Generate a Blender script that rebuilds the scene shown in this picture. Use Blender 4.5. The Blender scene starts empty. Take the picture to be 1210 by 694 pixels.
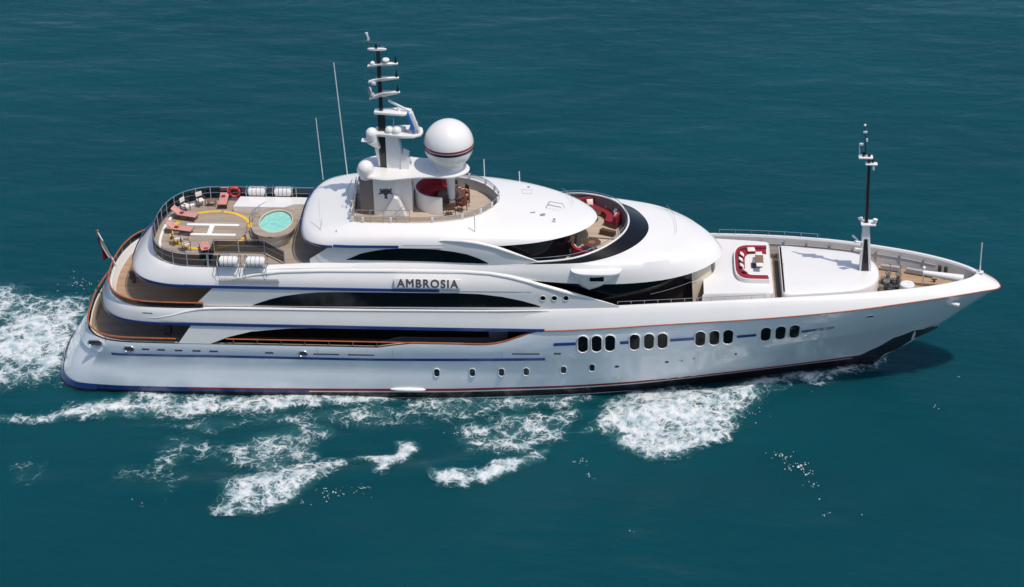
import bpy, bmesh, math, random
import numpy as np
from mathutils import Vector, Matrix

# ------------------------------------------------------------------ camera, sky, sun, exposure
S = bpy.context.scene
COL = S.collection
cd = bpy.data.cameras.new('camera'); cam = bpy.data.objects.new('camera', cd); COL.objects.link(cam)
S.camera = cam
cd.sensor_width = 36; cd.lens = 74.751; cd.clip_start = 1; cd.clip_end = 20000
Rv = Vector((0.9978033844, 0.0642768124, -0.0160280240)); Uv = Vector((-0.0185803873, 0.5037870290, 0.8636280441))
Dv = Vector((-0.0635859683, 0.8614331784, -0.5038746906))
M = Matrix((Rv, Uv, -Dv)).transposed().to_4x4(); M.translation = (40.7983, -128.6772, 80.5285)
cam.matrix_world = M
SUNV = Vector((-4.0, 2.3, -10.8)).normalized()
W = bpy.data.worlds.new('World'); S.world = W; W.use_nodes = True
nt = W.node_tree; bg = nt.nodes['Background']
sky = nt.nodes.new('ShaderNodeTexSky'); sky.sky_type = 'NISHITA'; sky.sun_disc = False
sky.sun_elevation = math.asin(-SUNV.z); sky.sun_rotation = math.atan2(-SUNV.x, -SUNV.y)
sky.air_density = 0.8; sky.dust_density = 1.5; sky.ozone_density = 1.0
nt.links.new(sky.outputs[0], bg.inputs[0]); bg.inputs[1].default_value = 0.15
sl = bpy.data.lights.new('sun', 'SUN'); so = bpy.data.objects.new('sun', sl); COL.objects.link(so)
sl.energy = 3.15; sl.angle = math.radians(0.53); sl.color = (1, .94, .86)
so.rotation_euler = SUNV.to_track_quat('-Z', 'Y').to_euler()
S.view_settings.view_transform = 'Standard'; S.view_settings.look = 'None'
S.view_settings.exposure = 0.0; S.view_settings.gamma = 1; S.view_settings.use_curve_mapping = False

rnd = random.Random(7)
# ------------------------------------------------------------------ materials
def mat(name, col, rough=.5, metal=0, coat=0, noise=0, nscale=3, bump=0, bscale=20, spec=.5, emis=None, stretch=None):
    m = bpy.data.materials.new(name); m.use_nodes = True
    n = m.node_tree; p = n.nodes['Principled BSDF']
    p.inputs['Base Color'].default_value = (*col, 1); p.inputs['Roughness'].default_value = rough
    p.inputs['Metallic'].default_value = metal; p.inputs['Coat Weight'].default_value = coat
    p.inputs['Coat Roughness'].default_value = .06; p.inputs['Specular IOR Level'].default_value = spec
    tc = n.nodes.new('ShaderNodeTexCoord'); mp = n.nodes.new('ShaderNodeMapping')
    n.links.new(tc.outputs['Object'], mp.inputs[0])
    if stretch: mp.inputs['Scale'].default_value = stretch
    if noise:
        t = n.nodes.new('ShaderNodeTexNoise'); t.inputs['Scale'].default_value = nscale; t.inputs['Detail'].default_value = 6
        n.links.new(mp.outputs[0], t.inputs[0])
        r = n.nodes.new('ShaderNodeMapRange'); r.inputs[1].default_value = .3; r.inputs[2].default_value = .7
        r.inputs[3].default_value = 1 - noise; r.inputs[4].default_value = 1 + noise
        n.links.new(t.outputs[0], r.inputs[0])
        x = n.nodes.new('ShaderNodeMix'); x.data_type = 'RGBA'; x.blend_type = 'MULTIPLY'; x.inputs[0].default_value = 1
        x.inputs[6].default_value = (*col, 1); n.links.new(r.outputs[0], x.inputs[7]); n.links.new(x.outputs[2], p.inputs['Base Color'])
    if bump:
        t = n.nodes.new('ShaderNodeTexNoise'); t.inputs['Scale'].default_value = bscale; t.inputs['Detail'].default_value = 4
        n.links.new(mp.outputs[0], t.inputs[0])
        b = n.nodes.new('ShaderNodeBump'); b.inputs['Strength'].default_value = bump; b.inputs['Distance'].default_value = .02
        n.links.new(t.outputs[0], b.inputs['Height']); n.links.new(b.outputs[0], p.inputs['Normal'])
    return m
def planks(name, ca, cb, pitch=.09, gap=.12):
    """deck planking running fore and aft with dark caulking"""
    m = mat(name, ca, .65, noise=.18, nscale=1.2, stretch=(.25, 2, 1))
    n = m.node_tree; p = n.nodes['Principled BSDF']; src = p.inputs['Base Color'].links[0].from_socket
    tc = n.nodes['Texture Coordinate']; sp = n.nodes.new('ShaderNodeSeparateXYZ'); n.links.new(tc.outputs['Object'], sp.inputs[0])
    a = n.nodes.new('ShaderNodeMath'); a.operation = 'DIVIDE'; a.inputs[1].default_value = pitch; n.links.new(sp.outputs[1], a.inputs[0])
    f = n.nodes.new('ShaderNodeMath'); f.operation = 'FRACT'; n.links.new(a.outputs[0], f.inputs[0])
    g = n.nodes.new('ShaderNodeMath'); g.operation = 'LESS_THAN'; g.inputs[1].default_value = gap; n.links.new(f.outputs[0], g.inputs[0])
    x = n.nodes.new('ShaderNodeMix'); x.data_type = 'RGBA'; n.links.new(g.outputs[0], x.inputs[0])
    n.links.new(src, x.inputs[6]); x.inputs[7].default_value = (*cb, 1); n.links.new(x.outputs[2], p.inputs['Base Color'])
    return m
WHITE = mat('white_gelcoat', (.76, .738, .705), .32, coat=.6, noise=.025, nscale=.35)
WHITE2 = mat('hull_gelcoat', (.85, .86, .865), .2, coat=1.0, noise=.03, nscale=.25)
LINE = mat('panel_seam_grey', (.30, .31, .33), .6)
CREAM = mat('cream_panel', (.62, .54, .42), .5, noise=.06)
TEAK = planks('weathered_teak', (.36, .29, .225), (.10, .08, .07))
TEAKL = planks('pale_teak', (.50, .40, .30), (.22, .17, .13))
TEAKB = planks('bow_teak', (.42, .28, .17), (.12, .08, .05))
VARN = mat('varnished_wood', (.34, .088, .022), .35, coat=.25, noise=.2, nscale=2)
BLUE = mat('navy_stripe_paint', (.018, .045, .19), .3, coat=.8)
RED = mat('red_boot_stripe', (.30, .014, .028), .4)
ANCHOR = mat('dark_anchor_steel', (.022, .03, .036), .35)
BLACKP = mat('black_paint', (.012, .012, .014), .3, coat=.3)
GLASS = mat('black_glass', (.004, .0045, .006), .08, spec=.35)
GLASSB = mat('porthole_glass', (.01, .03, .045), .05, spec=.7)
DARKIN = mat('dark_saloon_wall', (.028, .022, .020), .25)
STEEL = mat('polished_steel', (.62, .63, .65), .22, metal=1)
LINING = mat('shaded_grey_bulwark_paint', (.47, .44, .42), .5, noise=.05)  # grey paint, with the shade inside the bulwark put into its colour
TARN = mat('tarnished_bronze', (.30, .27, .22), .4, metal=.5, noise=.3, nscale=8)
SALOON = mat('charcoal_saloon_panel', (.13, .13, .14), .4)
GREY = mat('grey_paint', (.36, .36, .37), .5, noise=.04)
DGREY = mat('dark_grey', (.06, .06, .065), .5)
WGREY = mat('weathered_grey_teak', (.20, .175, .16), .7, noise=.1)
REDF = mat('crimson_cushion', (.25, .010, .024), .8, noise=.15, nscale=5)
PINK = planks('pink_striped_towel', (.62, .33, .28), (.40, .10, .09), .11, .35)
WFAB = mat('white_cushion', (.72, .66, .62), .85)
WOOD = mat('dark_brown_wood', (.10, .045, .022), .45, noise=.25, nscale=6)
WOODL = mat('table_top_wood', (.22, .13, .075), .4, noise=.2, nscale=5)
YEL = mat('yellow_deck_paint', (.75, .45, .03), .6, noise=.12, nscale=3)
WPAINT = mat('white_deck_paint', (.78, .76, .72), .6, noise=.06, nscale=3)
BUOY = mat('orange_red_buoy', (.62, .05, .02), .5)
SBLUE = mat('bright_blue_panel', (.02, .16, .55), .4)
GREEN = mat('dark_green_cloth', (.02, .12, .05), .8)
LEAF = mat('potted_leaves', (.04, .09, .03), .7)
POOL = mat('spa_water', (.26, .60, .52), .08, bump=.35, bscale=4, noise=.14, nscale=3)
def tinted(name, tint, fac):
    m = bpy.data.materials.new(name); m.use_nodes = True; n = m.node_tree; n.nodes.remove(n.nodes['Principled BSDF'])
    o = n.nodes['Material Output']; t = n.nodes.new('ShaderNodeBsdfTransparent'); t.inputs[0].default_value = (*tint, 1)
    g = n.nodes.new('ShaderNodeBsdfGlossy'); g.inputs['Roughness'].default_value = .05; g.inputs[0].default_value = (.8, .85, .9, 1)
    x = n.nodes.new('ShaderNodeMixShader'); x.inputs[0].default_value = fac
    n.links.new(t.outputs[0], x.inputs[1]); n.links.new(g.outputs[0], x.inputs[2]); n.links.new(x.outputs[0], o.inputs[0]); return m
TINT = tinted('smoked_glass', (.11, .11, .115), .05)
CLEAR = tinted('clear_screen', (.62, .64, .66), .08)

# ------------------------------------------------------------------ mesh helpers
def finish(bm, name, m, parent=None, smooth=38, tri=False):
    bmesh.ops.recalc_face_normals(bm, faces=bm.faces)
    if smooth:
        a = math.radians(smooth)
        for f in bm.faces: f.smooth = True
        for e in bm.edges:
            if len(e.link_faces) == 2 and e.calc_face_angle(0) > a: e.smooth = False
    me = bpy.data.meshes.new(name); bm.to_mesh(me); bm.free()
    me.materials.append(m)
    o = bpy.data.objects.new(name, me); COL.objects.link(o)
    if parent: o.parent = parent
    return o
def tag(o, label=None, cat=None, group=None, kind=None):
    for k, v in (('label', label), ('category', cat), ('group', group), ('kind', kind)):
        if v: o[k] = v
    return o
def thing(name, label, cat, loc=(0, 0, 0), rz=0, group=None):
    o = bpy.data.objects.new(name, None); COL.objects.link(o); o.location = loc; o.rotation_euler.z = rz
    o.empty_display_size = .3
    return tag(o, label, cat, group)
def node(name, parent):
    o = bpy.data.objects.new(name, None); COL.objects.link(o); o.parent = parent; return o
def copy_thing(root, loc, rz, label, group=None):
    r = root.copy(); COL.objects.link(r); r.location = loc; r.rotation_euler.z = rz; r['label'] = label
    if group: r['group'] = group
    for ch in list(root.children):
        c = ch.copy(); COL.objects.link(c); c.parent = r
        for g in list(ch.children):
            k = g.copy(); COL.objects.link(k); k.parent = c
    return r
def box(bm, c, s, rz=0, rx=0, ry=0, bev=0):
    r = bmesh.ops.create_cube(bm, size=1, matrix=Matrix.Translation(c) @ Matrix.Rotation(rz, 4, 'Z') @ Matrix.Rotation(ry, 4, 'Y') @ Matrix.Rotation(rx, 4, 'X') @ Matrix.Diagonal((*s, 1)))
    if bev:
        es = list({e for v in r['verts'] for e in v.link_edges})
        bmesh.ops.bevel(bm, geom=es, offset=bev, segments=2, affect='EDGES', profile=.6)
def bbox(name, c, s, m, parent, rz=0, rx=0, ry=0, bev=.02):
    bm = bmesh.new(); box(bm, c, s, rz, rx, ry, bev); return finish(bm, name, m, parent)
def rod(bm, p0, p1, r0, r1=None, n=8):
    r1 = r0 if r1 is None else r1
    p0, p1 = Vector(p0), Vector(p1); d = p1 - p0
    mtx = Matrix.Translation((p0 + p1) / 2) @ d.to_track_quat('Z', 'Y').to_matrix().to_4x4()
    bmesh.ops.create_cone(bm, cap_ends=True, segments=n, radius1=r0, radius2=r1, depth=d.length, matrix=mtx)
def ball(bm, c, r, sc=(1, 1, 1), n=20):
    bmesh.ops.create_uvsphere(bm, u_segments=n, v_segments=n // 2, radius=r, matrix=Matrix.Translation(c) @ Matrix.Diagonal((*sc, 1)))
def tube(bm, pts, r, n=8, closed=False, flat=1.0, taper=0):
    pts = [Vector(p) for p in pts]; N = len(pts); rings = []
    for i, p in enumerate(pts):
        a = pts[i - 1] if (i or closed) else p; b = pts[(i + 1) % N] if (i < N - 1 or closed) else p
        d = (b - a).normalized(); s = d.cross(Vector((0, 0, 1)))
        s = s.normalized() if s.length > 1e-4 else Vector((1, 0, 0)); t = s.cross(d)
        r_ = r * (min(1, .05 + min(i, N - 1 - i) / taper) if taper else 1)
        rings.append([bm.verts.new(p + s * r_ * math.cos(2 * math.pi * k / n) + t * r_ * flat * math.sin(2 * math.pi * k / n)) for k in range(n)])
    for i in range(N if closed else N - 1):
        A, B = rings[i], rings[(i + 1) % N]
        for k in range(n): bm.faces.new((A[k], A[(k + 1) % n], B[(k + 1) % n], B[k]))
    if not closed: bm.faces.new(rings[0][::-1]); bm.faces.new(rings[-1])
def tubeobj(name, pts, r, m, parent, n=8, closed=False, flat=1.0, taper=0):
    bm = bmesh.new(); tube(bm, pts, r, n, closed, flat, taper); return finish(bm, name, m, parent, 50)
def lathe(bm, c, prof, n=32, sx=1, sy=1):
    c = Vector(c); R = [[bm.verts.new(c + Vector((sx * r * math.cos(2 * math.pi * k / n), sy * r * math.sin(2 * math.pi * k / n), z))) for k in range(n)] for r, z in prof]
    for A, B in zip(R, R[1:]):
        for k in range(n): bm.faces.new((A[k], A[(k + 1) % n], B[(k + 1) % n], B[k]))
    bm.faces.new(R[0][::-1]); bm.faces.new(R[-1])
def prism(bm, pts, z0, z1):
    a = [bm.verts.new((x, y, z0)) for x, y in pts]; b = [bm.verts.new((x, y, z1)) for x, y in pts]; n = len(pts)
    for i in range(n): bm.faces.new((a[i], a[(i + 1) % n], b[(i + 1) % n], b[i]))
    bm.faces.new(a[::-1]); bm.faces.new(b)
def plate_y(bm, pts, y0, y1):
    """outline given in (x, z), extruded across the ship"""
    a = [bm.verts.new((x, y0, z)) for x, z in pts]; b = [bm.verts.new((x, y1, z)) for x, z in pts]; n = len(pts)
    for i in range(n): bm.faces.new((a[i], a[(i + 1) % n], b[(i + 1) % n], b[i]))
    bm.faces.new(a[::-1]); bm.faces.new(b)

def cr(P, m=6):
    """Catmull-Rom through the control points"""
    P = [np.array(p, float) for p in P]; out = []
    for i in range(len(P) - 1):
        p1, p2 = P[i], P[i + 1]
        p0 = P[i - 1] if i else (p1 * 1 - (p2 - p1)); p3 = P[i + 2] if i + 2 < len(P) else p2 + (p2 - p1)
        if i == 0 and p1[1] == 0: p0 = p2 * np.array([1, -1, 1])          # symmetric start on the centreline
        if i + 2 >= len(P) and p2[1] == 0: p3 = p1 * np.array([1, -1, 1])
        ks = [0.0]
        for u, v in ((p0, p1), (p1, p2), (p2, p3)): ks.append(ks[-1] + max(np.linalg.norm(v - u), 1e-4) ** .5)
        for j in range(m):
            t = ks[1] + (ks[2] - ks[1]) * j / m
            A1 = (ks[1] - t) / (ks[1] - ks[0]) * p0 + (t - ks[0]) / (ks[1] - ks[0]) * p1
            A2 = (ks[2] - t) / (ks[2] - ks[1]) * p1 + (t - ks[1]) / (ks[2] - ks[1]) * p2
            A3 = (ks[3] - t) / (ks[3] - ks[2]) * p2 + (t - ks[2]) / (ks[3] - ks[2]) * p3
            B1 = (ks[2] - t) / (ks[2] - ks[0]) * A1 + (t - ks[0]) / (ks[2] - ks[0]) * A2
            B2 = (ks[3] - t) / (ks[3] - ks[1]) * A2 + (t - ks[1]) / (ks[3] - ks[1]) * A3
            out.append((ks[2] - t) / (ks[2] - ks[1]) * B1 + (t - ks[1]) / (ks[2] - ks[1]) * B2)
    out.append(P[-1]); out = np.array(out); out[:, 1] = np.maximum(out[:, 1], 0); return out
def ring(xs, bs, zs, m=6):
    if not hasattr(zs, '__len__'): zs = [zs] * len(xs)
    return cr(list(zip(xs, bs, zs)), m)
def mirror(R):
    """starboard half ring -> full path, closed flag"""
    s = [(x, -b, z) for x, b, z in R]; p = [(x, b, z) for x, b, z in R][::-1]
    closed = R[0][1] < 1e-6
    if R[-1][1] < 1e-6: p = p[1:]
    if closed: p = p[:-1]
    return s + p, closed
def loft(name, rings, m, parent, top=False, bottom=False, smooth=38, camber=0, bridge=True):
    bm = bmesh.new(); V = []; H = []
    for R in rings:
        P, closed = mirror(R); V.append([bm.verts.new(p) for p in P])
    n = len(V[0])
    for A, B in zip(V, V[1:]):
        for k in range(n if closed else n - 1):
            if not bridge and rings[0][-1][1] > 1e-6 and k == len(rings[0]) - 1: continue
            q = (A[k], A[(k + 1) % n], B[(k + 1) % n], B[k])
            bm.faces.new(q)
    for flag, ci in ((top, -1), (bottom, 0)):
        if not flag: continue
        R = rings[ci]; Vr = V[ci]; N = len(R); nose = R[-1][1] < 1e-6; K = 8
        s = Vr[:N]; p = [None] * N
        full = Vr[N:]; j = 0
        for i in range(N - 1, -1, -1):
            if R[i][1] < 1e-6 and (i == N - 1 or i == 0): p[i] = s[i]
            else: p[i] = full[j]; j += 1
        rows = []
        for i in range(N):
            if p[i] is s[i]: rows.append([s[i]] * (K + 1)); continue
            row = [s[i]]
            for k in range(1, K):
                t = k / K; c = s[i].co.lerp(p[i].co, t); c.z += camber * (1 - (2 * t - 1) ** 2) * min(1, R[i][1] / 2); row.append(bm.verts.new(c))
            rows.append(row + [p[i]])
        for i in range(N - 1):
            for k in range(K):
                q = []
                for v in (rows[i][k], rows[i][k + 1], rows[i + 1][k + 1], rows[i + 1][k]):
                    if v not in q: q.append(v)
                if len(q) > 2:
                    try: bm.faces.new(q)
                    except ValueError: pass
    return finish(bm, name, m, parent, smooth)
def off(R, db=0, dz=0, dx0=0, dx1=0, z=None):
    """offset a half ring: beam by db (never past the centreline), height by dz, ends by dx"""
    R = R.copy(); c = R[:, 1] > 1e-6; xm = (R[0, 0] + R[-1, 0]) / 2
    # move along the outline's own normal so that rounded ends shrink evenly
    T = np.gradient(R[:, :2], axis=0); T /= np.maximum(np.linalg.norm(T, axis=1, keepdims=True), 1e-9)
    Nn = np.stack([-T[:, 1], T[:, 0]], 1)
    if R[0, 1] < 1e-6: Nn[0] = (-1, 0)
    if R[-1, 1] < 1e-6: Nn[-1] = (1, 0)
    R[:, 0] += Nn[:, 0] * db; R[:, 1] += Nn[:, 1] * db; R[~c, 1] = 0; R[:, 1] = np.maximum(R[:, 1], 0)
    R[:, 2] = R[:, 2] + dz if z is None else z
    return R
class Surf:
    """starboard half-beam at (x, z) of a stack of rings"""
    def __init__(s, rings): s.r = []; [s.add(R) for R in rings]
    def add(s, R):
        i = int(np.argmax(R[:, 1] > .92 * R[:, 1].max())); j = len(R) - 1
        R = R[i:]; o = np.argsort(R[:, 0]); s.r.append(R[o])
    def __call__(s, x, z):
        b = [(np.interp(x, R[:, 0], R[:, 2]), np.interp(x, R[:, 0], R[:, 1])) for R in s.r]
        b.sort(); return float(np.interp(z, [q[0] for q in b], [q[1] for q in b]))
def fn(pts): xs = [p[0] for p in pts]; ys = [p[1] for p in pts]; return lambda x: float(np.interp(x, xs, ys))
def ribbon(name, x0, x1, lo, hi, surf, o, m, parent, step=.25, nz=4, depth=.05, extra=(), side=-1):
    xs = sorted(set(list(np.arange(x0, x1, step)) + [x1] + [e for e in extra if x0 < e < x1])); bm = bmesh.new(); F = []; B = []
    o_ = o
    for x in xs:
        o = o_(x) if callable(o_) else o_
        a, b = lo(x), max(hi(x), lo(x) + .004)
        zs = [a + (b - a) * k / nz for k in range(nz + 1)]
        F.append([bm.verts.new((x, side * (surf(x, z) + o), z)) for z in zs]); B.append([bm.verts.new((x, side * (surf(x, z) + o - depth), z)) for z in zs])
    for i in range(len(xs) - 1):
        for k in range(nz):
            bm.faces.new((F[i][k], F[i + 1][k], F[i + 1][k + 1], F[i][k + 1])); bm.faces.new((B[i][k], B[i][k + 1], B[i + 1][k + 1], B[i + 1][k]))
        bm.faces.new((F[i][0], B[i][0], B[i + 1][0], F[i + 1][0])); bm.faces.new((F[i][nz], F[i + 1][nz], B[i + 1][nz], B[i][nz]))
    for i in (0, len(xs) - 1):
        for k in range(nz): bm.faces.new((F[i][k], F[i][k + 1], B[i][k + 1], B[i][k]))
    return finish(bm, name, m, parent)
def pane(name, cx, cz, w, h, surf, o, m, parent, frame=None, fw=.05, rnd_=1.0, n=28, fmat=None):
    """rounded opening seen in side view; superellipse or capsule outline mapped on the ship's side"""
    def outline(W_, H_):
        r = min(W_, H_) * rnd_; pts = []
        for k in range(n):
            a = 2 * math.pi * k / n; c, s_ = math.cos(a), math.sin(a)
            pts.append((cx + math.copysign(max(W_ - r, 0), c) + r * c, cz + math.copysign(max(H_ - r, 0), s_) + r * s_))
        return pts
    P = lambda x, z, oo: (x, -(surf(x, z) + oo), z)
    bm = bmesh.new(); pts = outline(w / 2, h / 2)
    f = [bm.verts.new(P(x, z, o)) for x, z in pts]; b = [bm.verts.new(P(x, z, o - .12)) for x, z in pts]; c = bm.verts.new(P(cx, cz, o))
    for k in range(n):
        bm.faces.new((c, f[k], f[(k + 1) % n])); bm.faces.new((f[k], b[k], b[(k + 1) % n], f[(k + 1) % n]))
    ob = finish(bm, name, m, parent)
    if frame:
        bm = bmesh.new(); tube(bm, [P(x, z, o + .01) for x, z in outline(w / 2 + fw * .6, h / 2 + fw * .6)], fw * .6, 6, True)
        finish(bm, frame, fmat or WHITE, ob, 60)
    return ob
# ------------------------------------------------------------------ THE YACHT (x forward, -y starboard, z up from the waterline)
Y = thing('motor_yacht', 'large white motor yacht under way with black arched windows, radar domes and aft helideck', 'yacht', (0, 0, 0))

# ---- hull
top_x = [1.45, 1.50, 1.65, 2.0, 2.9, 4.2, 7, 12, 20, 27, 30.5, 33.8, 37, 42, 48.5, 54, 58.5, 61.5, 63.6, 64.7, 65.0]
top_b = [0, 1.2, 2.6, 4.2, 5.3, 5.85, 6.0, 6.0, 6.0, 6.0, 5.97, 5.82, 5.75, 5.6, 5.2, 4.5, 3.42, 2.4, 1.42, .62, 0]
top_z = [4.28, 4.28, 4.28, 4.28, 4.28, 4.28, 4.28, 4.28, 4.28, 4.64, 4.72, 5.8, 5.96, 6.35, 6.72, 7.0, 7.15, 7.12, 6.98, 6.75, 6.62]
HT = ring(top_x, top_b, top_z)
_k = HT[:, 0] < 28.5; _t = np.clip((HT[:, 0] - 22.9) / 1.4, 0, 1); HT[_k, 2] = 4.28 + .37 * (_t * _t * (3 - 2 * _t))[_k]
K1 = ring([.85, .9, 1.05, 1.4, 2.3, 3.8, 6.8, 12, 20, 27, 30.5, 33.8, 37, 42, 48, 53, 57, 59.6, 61.3, 62.1, 62.4],
          [0, 1.2, 2.6, 4.2, 5.35, 5.9, 6.02, 6.02, 6.02, 5.98, 5.93, 5.85, 5.7, 5.3, 4.55, 3.55, 2.45, 1.55, .85, .35, 0],
          [3.3] * 9 + [3.35, 3.4, 3.5, 3.6, 3.8, 4.1, 4.3, 4.45, 4.5, 4.5, 4.5, 4.5])
K2 = ring([.1, .15, .3, .7, 1.7, 3.4, 6.6, 12, 20, 27, 30.5, 33.5, 36.6, 41, 46.5, 51, 54.6, 56.9, 58.4, 59.1, 59.4],
          [0, 1.2, 2.6, 4.2, 5.35, 5.8, 5.95, 5.95, 5.93, 5.85, 5.75, 5.62, 5.4, 4.85, 3.85, 2.75, 1.75, 1.0, .5, .2, 0], 2.0)
K3 = ring([-.75, -.7, -.5, -.1, 1.0, 3.0, 6.4, 12, 20, 27, 30.5, 33.2, 36.2, 40.2, 45.2, 49.5, 52.8, 55, 56.5, 57.2, 57.5],
          [0, 1.2, 2.6, 4.2, 5.35, 5.75, 5.9, 5.93, 5.9, 5.76, 5.5, 5.28, 4.95, 4.3, 3.15, 2.05, 1.2, .65, .3, .12, 0], .75)
K4 = ring([-1.0, -.95, -.8, -.4, .7, 2.8, 6.2, 12, 20, 27, 30.3, 33, 36, 40, 44.8, 49, 52, 54.2, 55.6, 56.3, 56.6],
          [0, 1.2, 2.6, 4.2, 5.3, 5.6, 5.75, 5.78, 5.74, 5.55, 5.35, 5.1, 4.72, 4.0, 2.82, 1.7, .95, .48, .2, .08, 0], -.1)
K5 = off(K4, -.8, z=-1.6)
HIN = off(HT, -.24); HD = off(HT, -.3, z=3.5)
hull = loft('hull', [K5, K4, K3, K2, off(K1, -.13, dz=-.16), K1, HT], WHITE2, Y, smooth=50)
HS = Surf([K5, K4, K3, K2, off(K1, -.13, dz=-.16), K1, HT])
lin = [R[:int(np.argmax(R[:, 0] > 33.5))] for R in (off(HT, -.13), HIN, HD)]
loft('bulwark_lining', [off(lin[0], 0, dz=.012), lin[1] + np.array([0, 0, .012]), lin[2]], CREAM, Y, bridge=False)
def strip(name, x0, x1, zf, h, proud, m, parent, surf=HS, step=.5):
    return ribbon(name, x0, x1, lambda x: zf(x) - h / 2, lambda x: zf(x) + h / 2, surf, proud, m, parent, step, 1, .12)
# boot top: painted-in dark water reflection, white line, red stripe, blue stern piece
red_z = fn([(0.3, .50), (13.6, .62), (25.4, .80), (40, .92), (49, 1.02), (55, 1.12), (57.6, 1.16)])
def bootband(name, zlo, zhi, m, x0, x1, proud=.012):
    return ribbon(name, x0, x1, zlo, zhi, HS, proud, m, hull, .5, 2, .02)
bootband('water_reflection_band', lambda x: -.3, lambda x: red_z(x) - .19, BLACKP, 1.2, 56.9)
bootband('boot_white_line', lambda x: red_z(x) - .19, lambda x: red_z(x) - .08, WHITE, 17.5, 57.0, .014)
bootband('boot_stripe', lambda x: red_z(x) - .08, lambda x: red_z(x) + .12, RED, 3.0, 57.2, .016)
bootband('stern_stripe', lambda x: red_z(x) - .28, lambda x: red_z(x) + .12, BLUE, 1.0, 9.0, .022)
bootband('stern_stripe', lambda x: red_z(x) - .24, lambda x: red_z(x) - .03, BLUE, 9.0, 17.5, .022)
# transom boot
def transom_band(name, z0, z1, m, proud):
    def at(z):
        t = (z - .75) / (2.0 - .75); A = K3[:30] * (1 - t) + K2[:30] * t; return off(A, proud, z=z)
    return loft(name, [at(z0), at(z1)], m, hull, bridge=False)
transom_band('transom_stripe', .2, .62, BLUE, .03); transom_band('transom_reflection_band', -.2, .2, BLACKP, .02)  # lower band paints the dark water reflection across the transom
# navy styling lines
strip('navy_line', 3.9, 33.9, fn([(3.9, 3.30), (12, 3.34), (22, 3.32), (34, 3.55)]), .21, .06, BLUE, hull)
for a, b, z in ((34.5, 36.0, 4.72), (39.0, 39.7, 4.85), (42.4, 44.0, 5.0), (46.9, 48.2, 5.12), (51.3, 53.5, 5.22)):
    strip('navy_line', a, b, lambda x, z=z, a=a: z + .05 * (x - a), .21, .06, BLUE, hull, step=.3)
# oval windows, four groups of three
for x, z in ((36.48, 4.76), (37.41, 4.79), (38.32, 4.83), (39.98, 4.90), (40.95, 4.94), (41.86, 4.97), (44.42, 5.07), (45.37, 5.11), (46.3, 5.15), (48.85, 5.22), (49.85, 5.26), (50.8, 5.3)):
    pane('oval_window', x, z, .66, 1.28, HS, .03, GLASS, hull, 'window_frame', .07)
for x, z in ((26.45, 2.28), (28.9, 2.33), (30.9, 2.37), (32.6, 2.42), (35.15, 2.56), (37.1, 2.7)):
    pane('porthole', x, z, .36, .62, HS, .02, GLASSB, hull, 'porthole_frame', .05)
for x, z, w in ((38.8, 2.72, .3), (42.2, 2.95, .28), (43.15, 3.02, .28), (44.1, 3.1, .28), (46.9, 3.35, .18)):
    pane('discharge_port', x, z, w, .2, HS, .02, DGREY, hull)
for x, z, w in ((6.35, 3.78, .55), (7.45, 3.77, .55), (8.65, 3.75, .55), (9.9, 3.74, .6), (11.1, 3.73, .6), (14.95, 3.7, .6), (18.9, 3.68, 1.8), (21.3, 3.68, 1.85), (32.6, 3.95, 1.9), (34.75, 3.98, .5)):
    pane('scupper', x, z, w, .13 if w < 1 else .1, HS, .02, DGREY, hull)
for x, z, w in ((2.75, 3.95, .9), (5.2, 3.78, .62), (17.3, 3.7, .5)):
    pane('fairlead', x, z, w, .3, HS, .03, DGREY, hull, 'fairlead_frame', .08, fmat=STEEL)
# white stabiliser-fin cover at the boot line
bm = bmesh.new(); ball(bm, (24.4, -(HS(24.4, .8) + .02), .86), 1, (1.25, .2, .14), 20); finish(bm, 'fender_blister', WHITE, hull)
# anchor pocket plates (black, under the flare) and small bow badges
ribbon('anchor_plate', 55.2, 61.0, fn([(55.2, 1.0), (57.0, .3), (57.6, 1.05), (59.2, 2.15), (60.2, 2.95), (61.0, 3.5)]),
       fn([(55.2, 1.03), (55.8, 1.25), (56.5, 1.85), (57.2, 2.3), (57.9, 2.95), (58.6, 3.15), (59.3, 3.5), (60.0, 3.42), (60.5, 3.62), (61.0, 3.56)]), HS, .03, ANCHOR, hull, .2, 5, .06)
pane('bow_badge', 55.9, 6.1, .5, .22, HS, .03, BLUE, hull, 'badge_frame', .04)
bbox('bow_light', (61.6, -2.15, 6.35), (.9, .3, .16), WHITE, hull, rz=-.42)
# thin grey seam lines on the side plating
def seam(name, pts, parent, surf, r=.012, m=LINE):
    return tubeobj(name, [(x, -(surf(x, z) + .012), z) for x, z in pts], r, m, parent, 5)
for x in (18.3, 23.5, 31.0): seam('plate_seam', [(x, 3.45), (x, 4.15)], hull, HS)

# ---- main deck
MD = off(HT, -.32, z=3.55); k33 = int(np.argmax(MD[:, 0] > 34.5)); MD = MD[:k33]
loft('main_deck', [off(MD, 0, dz=-.1), MD], TEAK, Y, top=True)
mh = loft('main_deckhouse', [ring([9.8, 9.8, 9.9, 10.4, 14, 22, 30, 35], [0, 2.5, 4.2, 4.6, 4.65, 4.65, 4.6, 4.4], z) for z in (3.56, 5.8)], GLASS, Y)
MHS = Surf([ring([9.8, 9.8, 9.9, 10.4, 14, 22, 30, 35], [0, 2.5, 4.2, 4.6, 4.65, 4.65, 4.6, 4.4], z) for z in (3.56, 5.8)])
ribbon('dado_panel', 22.5, 31.0, lambda x: 3.6, fn([(22.5, 4.0), (23.8, 4.38), (31, 4.42)]), MHS, .03, SALOON, mh)
ribbon('door_panel', 30.0, 31.3, lambda x: 3.62, lambda x: 5.2, MHS, .06, SALOON, mh)
ribbon('curtain_panel', 10.6, 14.2, lambda x: 4.6, lambda x: 5.0, MHS, .03, DGREY, mh)
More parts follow.
